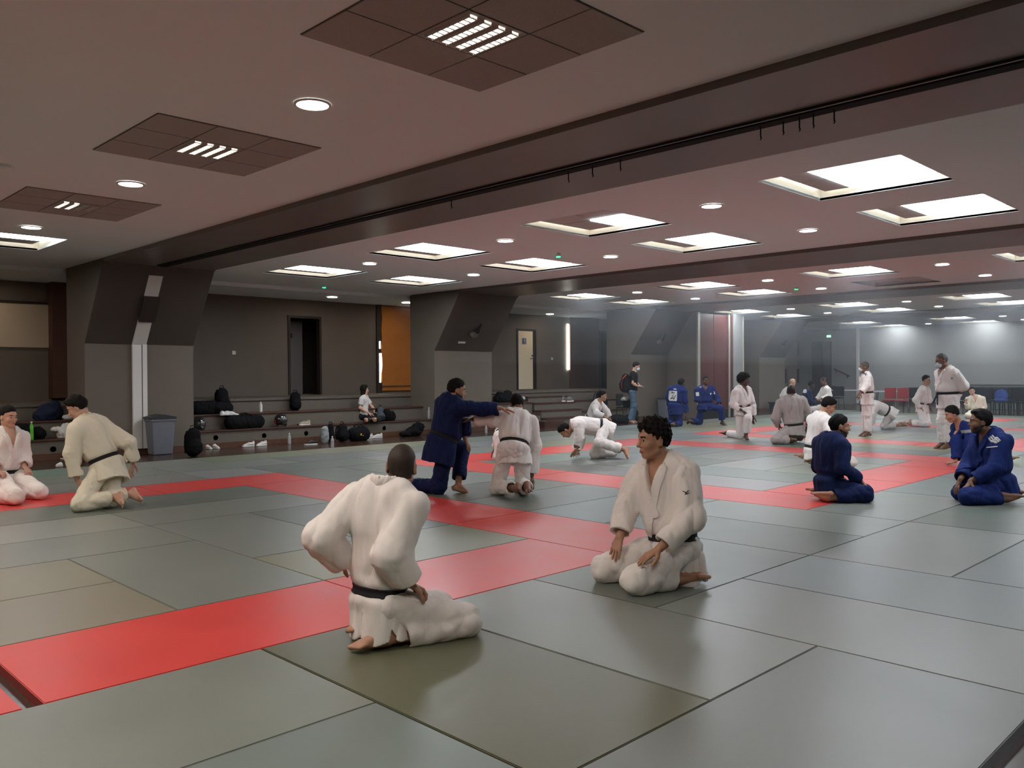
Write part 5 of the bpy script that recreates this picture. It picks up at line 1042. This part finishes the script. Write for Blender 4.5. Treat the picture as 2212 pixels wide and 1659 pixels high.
def bottle(loc, label, h=.24, cap='white', m='bottle'):
    t = thing('water_bottle', label, 'bottle', loc); r = .034
    bm = bmesh.new(); lathe(bm, [(.001, 0), (r * .9, 0), (r, .01), (r, h * .35), (r * .92, h * .38), (r, h * .42), (r, h * .66), (r * .75, h * .78), (r * .4, h * .87), (r * .38, h * .94), (.001, h * .94)], 20); me_obj('bottle_body', bm, m, t, smooth=True)
    bm = bmesh.new(); lathe(bm, [(.001, h * .93), (r * .46, h * .93), (r * .46, h), (.001, h)], 14); me_obj('cap', bm, cap, t)
    bm = bmesh.new(); lathe(bm, [(r + .001, h * .44), (r + .001, h * .64)], 20); me_obj('label_band', bm, 'water', t, smooth=True) if False else bm.free()
    return t
# ---- bins
def bin_(loc, rz, label, w=.20, d=.16, h=.62):
    t = thing('waste_bin', label, 'bin', loc, rz)
    bm = bmesh.new()
    for (s0, s1, z0, z1) in ((.80, 1.0, 0, h),):
        A = [bm.verts.new((x * w * s0, y * d * s0, z0)) for x, y in ((-1, -1), (1, -1), (1, 1), (-1, 1))]; B = [bm.verts.new((x * w * s1, y * d * s1, z1)) for x, y in ((-1, -1), (1, -1), (1, 1), (-1, 1))]
        for i in range(4): bm.faces.new((A[i], A[(i + 1) % 4], B[(i + 1) % 4], B[i]))
        bm.faces.new(A[::-1]); bm.faces.new(B)
    me_obj('bucket', bm, 'binplastic', t, bevel=.02)
    bx('rim', (-w * 1.06, w * 1.06, -d * 1.06, d * 1.06, h - .04, h), 'binplastic', t, bevel=.01)
    bm = bmesh.new(); prism(bm, [(-w * 1.1, h), (w * 1.1, h), (w * 1.08, h + .04), (.02, h + .085), (-.02, h + .085), (-w * 1.08, h + .04)], -d * 1.1, d * 1.1, 1); me_obj('lid', bm, 'lid', t, bevel=.006)
    return t
ya = math.radians(0)
bin_((at_y(345, 10.72, ZF)[0], 10.72, ZF), 0, 'grey plastic waste bin with black lid in front of the nearest pillar', .22, .17, .66)
p = put_at(1432, 905, ZF); bin_((17.35, 10.7, ZF), 0, 'grey waste bin with black lid by the third pillar', .22, .17, .62)
# ---- left bay
z1, z2 = .31, .62
heap('bag', at_y(108, 11.75, z2), .2, [((0, 0, .14), (.22, .14, .16), 0), ((.1, .02, .22), (.1, .08, .12), .4), ((-.18, 0, .08), (.12, .1, .1), 0)], 'bagn', 'dark navy bag slumped on the upper step at the left', 'bag')
heap('towel', at_y(146, 11.6, z2), 0, [((0, 0, .04), (.09, .06, .05), 0), ((.06, 0, .06), (.05, .05, .05), 0)], 'clothw', 'small white towel on the upper step behind the bending man', 'towel', .008, .008)
heap('bag', at_y(44, 11.3, z1), 0, [((0, 0, .12), (.18, .12, .15), 0), ((.0, 0, .22), (.16, .1, .06), 0)], 'bag', 'open black bag with pale rim on the lower step, left edge', 'bag')
t = bottle(at_y(67, 11.22, z1), 'bright green flask standing on the lower step at the left', .32, 'clothw', 'green')
heap('bag', at_y(82, 11.33, z1), 0, [((0, 0, .1), (.1, .1, .12), 0)], 'bag', 'small black pouch right of the green flask', 'bag')
heap('white_clothes', at_y(136, 11.3, z1), 0, [((0, 0, .08), (.1, .1, .12), 0), ((-.12, 0, .16), (.09, .06, .04), 0), ((.05, 0, .2), (.07, .06, .06), 0)], 'clothw', 'crumpled white clothes on the lower step behind the bending man', 'clothes', .009)
for k, (u, v, m_, l) in enumerate(((70, 990, 'shoeb', 'dark slipper with pale strap on the floor at the left, left one'), (85, 992, 'shoeb', 'dark slipper with pale strap on the floor at the left, right one'), (103, 987, 'shoeg', 'grey shoe on the floor below the round vent at the left'), (140, 992, 'shoeb', 'black shoe on the floor beside the white paper'))):
    shoe(put_at(u, v, ZF), .3 + k * .5, m_, 'sole', l, None, .27)
heap('paper_scrap', put_at(128, 1009, ZF), 0, [((0, 0, .02), (.05, .03, .04), 0), ((.02, 0, .04), (.02, .02, .03), 0)], 'clothw', 'crumpled white paper on the floor edge at the left', 'paper', .007, .004)
# ---- first lit bay
backpack(put_at(418, 986, ZF), .1, .52, .34, .24, 'bag', 'black backpack standing on the floor beside the grey bin')
def helmet(loc, rz, label, redflap=False):
    t = thing('motorcycle_helmet', label, 'helmet', loc, rz)
    F = Field([Piece([Ell((0, 0, .14), (X_, Y_, Z_), (.145, .125, .14)), Cap((.06, 0, .06), (.09, 0, .06), .06, .05, Y_, 1.3)], .02, subs=[Ell((.15, 0, .14), (X_, Y_, Z_), (.05, .1, .05)), Cap((0, 0, -.05), (0, 0, .04), .09, .08)], ks=.01)], .01, floor=0)
    so_ = S('shell', F, (.2, .2, .3), .008, 'gloss', t)
    G_ = Field([Piece([Ell((.002, 0, .145), (X_, Y_, Z_), (.147, .127, .132))], .01)], .01, cuts=[plane((0, 0, .195), Z_), plane((0, 0, .10), -Z_), plane((.03, 0, 0), -X_)]); S('visor', G_, (.2, .2, .3), .008, 'visor', so_)
    if redflap: S('red_panel', Field([Ell((0, 0, .14), (X_, Y_, Z_), (.148, .128, .142))], .01, cuts=[plane((-.06, 0, 0), X_), plane((0, 0, .15), Z_)]), (.2, .2, .3), .008, 'red', so_)
    return t
helmet(at_y(428, 11.25, z1), -1.2, 'black motorcycle helmet on the lower step beside the nearest pillar')
helmet(at_y(606, 11.25, z1), -.9, 'glossy black motorcycle helmet with red panel on the lower step', True)
pair(448, 970, ZF, -1.4, 'shoe', 'sole', ('white trainer standing by the black backpack, left one', 'white trainer standing by the black backpack, right one'), .14)
pair(537, 965, ZF, 3.0, 'shoe', 'sole', ('white trainer on the wood floor between the vents, left one', 'white trainer on the wood floor between the vents, right one'), -.02, (-.28, .3))
bottle(put_at(625, 960, ZF), 'clear water bottle on the wood floor below the dark doorway')
t = shoe(put_at(672, 961, ZF), 2.9, 'shoeb', 'sole', 'black trainer with thick white sole lying on the wood floor', None, .32)
heap('gym_sack', put_at(702, 958, ZF), .2, [((0, 0, .16), (.09, .06, .17), 0), ((0, 0, .3), (.07, .05, .06), 0)], 'clothg', 'upright grey and white sack on the floor beside a black bag', 'bag')
backpack(put_at(715, 955, ZF), .1, .40, .16, .14, 'bag', 'slim black bag with white edge beside the grey sack', straps=False)
bottle(put_at(718, 967, ZF), 'clear bottle on the floor in front of the black bags', .23)
backpack(put_at(740, 954, ZF), .1, .40, .32, .22, 'bag', 'black backpack on the floor, left of the bag with a yellow logo')
t = duffel(put_at(775, 952, ZF), .1, .46, .17, 'bag', 'black rounded bag with a small yellow and orange logo on the floor')
bx('logo_print', (-.09, -.05, -.17, -.155, .13, .17), 'goldp', t); bx('logo_print', (-.03, .0, -.17, -.155, .12, .18), 'yel', t)
pair(815, 946, ZF, 2.8, 'shoe', 'sole', ('white trainer on the floor below the woman, left one', 'white trainer on the floor below the woman, right one'), .12, (.24, .5))
heap('dark_jacket', put_at(893, 942, ZF), .1, [((0, 0, .1), (.24, .14, .12), 0), ((.15, 0, .2), (.16, .12, .12), 0), ((-.25, 0, .06), (.16, .1, .07), 0)], 'bag', 'black jackets heaped on the floor before the second pillar', 'clothes')
duffel(at_y(440, 11.62, z2), .0, .56, .15, 'bag', 'black duffel on the upper step against the nearest pillar', False)
t = backpack(at_y(480, 11.7, z2 + .14), .15, .40, .34, .2, 'bag', 'black backpack with grey straps perched above the bags on the upper step')
duffel(at_y(478, 11.62, z2), .3, .45, .14, 'bag', 'black bag lying on the upper step beneath the perched backpack', False)
duffel(at_y(528, 11.32, z1), .05, .80, .15, 'bag', 'long black sports bag on the lower step')
heap('white_towel', at_y(492, 11.36, z2 - .03), 0, [((0, 0, .03), (.15, .08, .05), 0), ((.14, 0, .0), (.08, .06, .03), 0), ((-.14, -.02, -.03 + .04), (.05, .05, .08), 0)], 'clothw', 'crumpled white towel draped over the long black sports bag', 'towel', .009)
bottle(at_y(563, 11.65, z2), 'white bottle on the upper step left of the dark doorway', .22, 'white', 'clothw')
backpack(at_y(638, 11.75, z2), -.2, .42, .30, .2, 'bag', 'black backpack on the upper step in front of the dark doorway')
shoe(at_y(658, 11.3, z1), 3.1, 'shoet', 'sole', 'beige shoe on the lower step', None, .3)
shoe(at_y(655, 11.38, z1), 3.0, 'shoet', 'shoeb', 'beige shoe behind its twin on the lower step', None, .3)
heap('pink_sock', at_y(798, 11.2, z1), 0, [((0, 0, .03), (.07, .04, .035), 0)], 'pink', 'bright pink sock on the lower step before the seated woman', 'sock', .007, .003)
backpack(at_y(822, 11.38, z1), .3, .34, .30, .18, 'bagg', 'blue-grey bag leaning on the step right of the seated woman')
heap('bag', at_y(842, 11.3, z1), .1, [((0, 0, .1), (.16, .1, .13), 0), ((-.08, .03, .2), (.1, .08, .08), .3)], 'bag', 'black bag slumped right of the blue-grey bag', 'bag')
bottle(at_y(926, 11.22, z1), 'clear water bottle on the lower step against the second pillar', .28)
# ---- second lit bay
heap('bag', at_y(1085, 11.7, z2), 0, [((0, 0, .12), (.3, .14, .14), 0), ((.2, 0, .22), (.14, .1, .12), 0), ((-.1, 0, .2), (.12, .1, .1), 0)], 'bag', 'dark bags piled on the upper step behind the gripped man', 'bag')
heap('baseball_cap', at_y(1129, 11.6, z2 + .05), 0, [((0, 0, .05), (.07, .07, .06), 0)], 'clothw', 'small white baseball cap on the upper step above the gripped man', 'cap', .01, .003)
pair(1232, 868, .82, .4, 'shoeg', 'sole', ('dark grey trainer on the steps right of the wooden stairs, left one', 'dark grey trainer on the steps right of the wooden stairs, right one'), .16, (.05, .3))
bottle(put_at(1050, 936, ZF), 'clear bottle on the floor under the white sleeve', .2)
t = thing('folding_chair', 'dark chair by the third pillar loaded with a white and black bag', 'chair', (14.9, 10.4, ZF), .2)
bx('seat', (-.22, .22, -.22, .22, .43, .46), 'black', t, bevel=.01); bx('backrest', (-.22, .22, .2, .23, .5, .85), 'black', t, bevel=.01)
for sx in (-1, 1):
    for sy in (-1, 1): bm = bmesh.new(); tube(bm, [(sx * .2, sy * .2, .44), (sx * .22, sy * .23, .0)], .011, 6); me_obj('leg', bm, 'darkmetal', t)
heap('bag', (14.9, 10.36, ZF + .46), .2, [((0, 0, .12), (.2, .13, .13), 0)], 'bag', 'black bag with white top on the dark chair', 'bag')
heap('bag', (14.75, 10.33, ZF + .65), .2, [((0, 0, .05), (.15, .1, .06), 0)], 'clothw', 'white bag lying on top of the black one on the chair', 'bag')
backpack((14.75, 11.25, z1 + .0), .0, .60, .5, .3, 'bag', 'big black rucksack on the step against the third pillar')
heap('bag', put_at(1335, 915, ZF), 0, [((0, 0, .12), (.35, .2, .14), 0), ((.25, 0, .1), (.2, .15, .12), 0)], 'bag', 'large black bags lying on the floor under the dark chair', 'bag')
heap('dark_jacket', (15.35, 10.55, ZF), 0, [((0, 0, .1), (.3, .16, .12), 0), ((.12, 0, .25), (.16, .12, .14), 0)], 'bag', 'black jacket heaped on the floor right of the man with the backpack', 'clothes')
heap('bag', put_at(1496, 900, ZF), 0, [((0, 0, .3), (.1, .1, .3), 0)], 'bag', 'tall black bag standing by the pale post behind the facing man in blue', 'bag')
# backpack worn by the standing man
t = thing('backpack', 'black backpack with a red stripe worn by the man in the black t-shirt', 'backpack', (0, 0, 0)); 
c_ = atd(*[CROP['F'][0] + 375 / 7.373, CROP['F'][1] + 430 / 7.373], depth(at(1361, 914, 2, -.05)) - .02); lx = azdir(92, c_); ly = azdir(2, c_)
t.location = tuple(c_); t.rotation_euler = (0, 0, math.atan2(lx[1], lx[0]))
S2 = Field([Piece([Cap((0, 0, -.12), (.02, 0, .17), .15, .12, Y_, 1.15), lump((-.08, 0, -.06), (.1, .13, .16))], .03)], .02, disp=folds(77, .006))
o = field_obj('bag_body', S2, (-.3, -.3, -.4), (.3, .3, .4), .013, 'bag', None); o.parent = t
bm = bmesh.new(); tube(bm, [(-.10, -.155, -.16), (-.11, -.165, 0), (-.06, -.165, .15), (.03, -.14, .25)], .016, 6); me_obj('red_stripe', bm, 'red', t, smooth=True)
bm = bmesh.new(); tube(bm, [(.08, -.12, .22), (.2, -.15, .2), (.27, -.14, .05), (.18, -.12, -.12)], .014, 6); me_obj('strap', bm, 'bag', t, smooth=True)
# phone in the hand of the far seated man
p = atd(1800 + 1547 / 5.369, 760 + 497 / 5.369, depth(at(1800 + 1640 / 5.369, 760 + 765 / 5.369, 2, 0)) + .1)
t = thing('phone', 'dark phone or camera held up by the far seated man in cream', 'phone', tuple(p), .8); bx('casing', (-.05, .05, -.02, .02, -.06, .06), 'black', t, bevel=.006); bx('screen', (-.042, .042, -.023, -.019, -.05, .05), 'gloss', t)
# ---- far end furniture
def chair_proto(m, shell, label):
    t = thing('chair', label, 'chair')
    bx('seat', (-.23, .23, -.23, .22, .43, .49), m, t, bevel=.02); bx('backrest', (-.23, .23, .21, .26, .52, .90), m, t, bevel=.02)
    for sx in (-1, 1):
        bm = bmesh.new(); tube(bm, [(sx * .2, -.2, .44), (sx * .22, -.24, .0)], .012, 6); me_obj('leg', bm, shell, t)
        bm = bmesh.new(); tube(bm, [(sx * .2, .22, .8), (sx * .2, .22, .44), (sx * .22, .27, .0)], .012, 6); me_obj('leg', bm, shell, t)
    return t
ck = chair_proto('blkchair', 'darkmetal', 'black chair'); cr = chair_proto('redchair', 'chrome', 'red chair'); cku = cru = False
def chair(kind, x, y, rz, label, group):
    global cku, cru
    src = ck if kind == 'k' else cr; used = cku if kind == 'k' else cru
    o = src if not used else dup(src)
    if kind == 'k': cku = True
    else: cru = True
    o.location = (x, y, ZF); o.rotation_euler = (0, 0, rz); o['label'] = label
    if group: o['group'] = group
    if kind == 'r': o.scale = (.82, .82, 1)
    return o
def table(x, y, rz, L, label):
    t = thing('folding_table', label, 'table', (x, y, ZF), rz); bx('tabletop', (-L / 2, L / 2, -.36, .36, .71, .745), 'tabletop', t, bevel=.005)
    for s in (-1, 1):
        bm = bmesh.new(); tube(bm, [(s * (L / 2 - .25), -.3, .71), (s * (L / 2 - .18), -.3, 0)], .014, 6); me_obj('leg', bm, 'darkmetal', t)
        bm = bmesh.new(); tube(bm, [(s * (L / 2 - .25), .3, .71), (s * (L / 2 - .18), .3, 0)], .014, 6); me_obj('leg', bm, 'darkmetal', t)
        bm = bmesh.new(); tube(bm, [(s * (L / 2 - .22), -.3, .35), (s * (L / 2 - .22), .3, .35)], .01, 6); me_obj('cross_bar', bm, 'darkmetal', t)
    return t
q = put_at(1825, 882, ZF); table(q[0], q[1], -PI / 2 + .5, 1.8, 'white folding table in front of the far wall, left of the masked man')
q = put_at(1940, 888, ZF); table(q[0], q[1], -PI / 2 + .3, 1.9, 'white folding table behind the two red chairs')
for k, (u, v, l) in enumerate(((1921, 893, 'red chair left of the other red chair at the far table'), (1949, 894, 'red chair right of the other red chair, by the kneeling man'))): q = put_at(u, v, ZF); chair('r', q[0], q[1], -PI / 2 + .2, l, None)
for k, (u, v) in enumerate(((1806, 884), (1790, 880), (1966, 893), (1978, 892))): q = put_at(u, v, ZF); chair('k', q[0], q[1], -PI / 2 + .15 * k, ['black chair beside the far white table, right one', 'black chair half hidden by the far man with crossed hands', 'black chair right of the red chairs, nearer one', 'black chair just behind the kneeling man with the brown belt'][k], None)
for k in range(9):
    u = 2086 + k * 19; q = put_at(u, 899 - (k % 2) * 4, ZF); chair('k', q[0], q[1], -PI / 2 + .3, 'black chair before the green-grey pad, %s from the left in the front row' % ('first', 'second', 'third', 'fourth', 'fifth', 'sixth', 'seventh', 'eighth', 'ninth')[k], 'row of black chairs at the far right')
for k in range(8):
    u = 2095 + k * 20; q = put_at(u, 893, ZF); chair('k', q[0], q[1], -PI / 2 + .3, 'black chair before the green-grey pad, %s from the left in the back row' % ('first', 'second', 'third', 'fourth', 'fifth', 'sixth', 'seventh', 'eighth')[k], 'back row of black chairs')
q = put_at(2162, 899, ZF); t = heap('blue_cloth', (q[0], q[1], ZF + .47), 0, [((0, 0, .2), (.22, .10, .2), 1.2), ((0, 0, .05), (.2, .2, .06), 0)], 'bluecloth', 'blue cloth hanging over a black chair at the far right', 'cloth', .014)
a_ = at(2085, 836, 0, 30.5); t = thing('padded_panel', 'long green-grey padded panel standing behind the black chairs', 'panel', (30.5, float(a_[1]), ZF)); bx('pad', (-.06, .06, -9, 0, .0, .93), 'greenpad', t, bevel=.02); bx('top_edge', (-.065, .065, -9, 0, .93, .955), 'darkmetal', t)
q = put_at(1661, 884, ZF); t = thing('floor_lamp_ball', 'small white ball on a dark foot by the wall behind the crouching foot', 'ball', q); bm = bmesh.new(); lathe(bm, [(.001, 0), (.06, .01), (.05, .16), (.001, .16)], 12); me_obj('foot', bm, 'black', t)
bm = bmesh.new(); bmesh.ops.create_icosphere(bm, subdivisions=2, radius=.07); me_obj('ball', bm, 'white', t, smooth=True).location = (0, 0, .22)
q = put_at(1636, 880, ZF); t = thing('low_bench', 'dark low bench against the base of the last pillar', 'bench', (24.6, 10.6, ZF)); bx('top', (-.5, .5, -.15, .15, .3, .35), 'black', t); bx('leg', (-.45, -.4, -.12, .12, 0, .3), 'black', t); bx('leg', (.4, .45, -.12, .12, 0, .3), 'black', t)
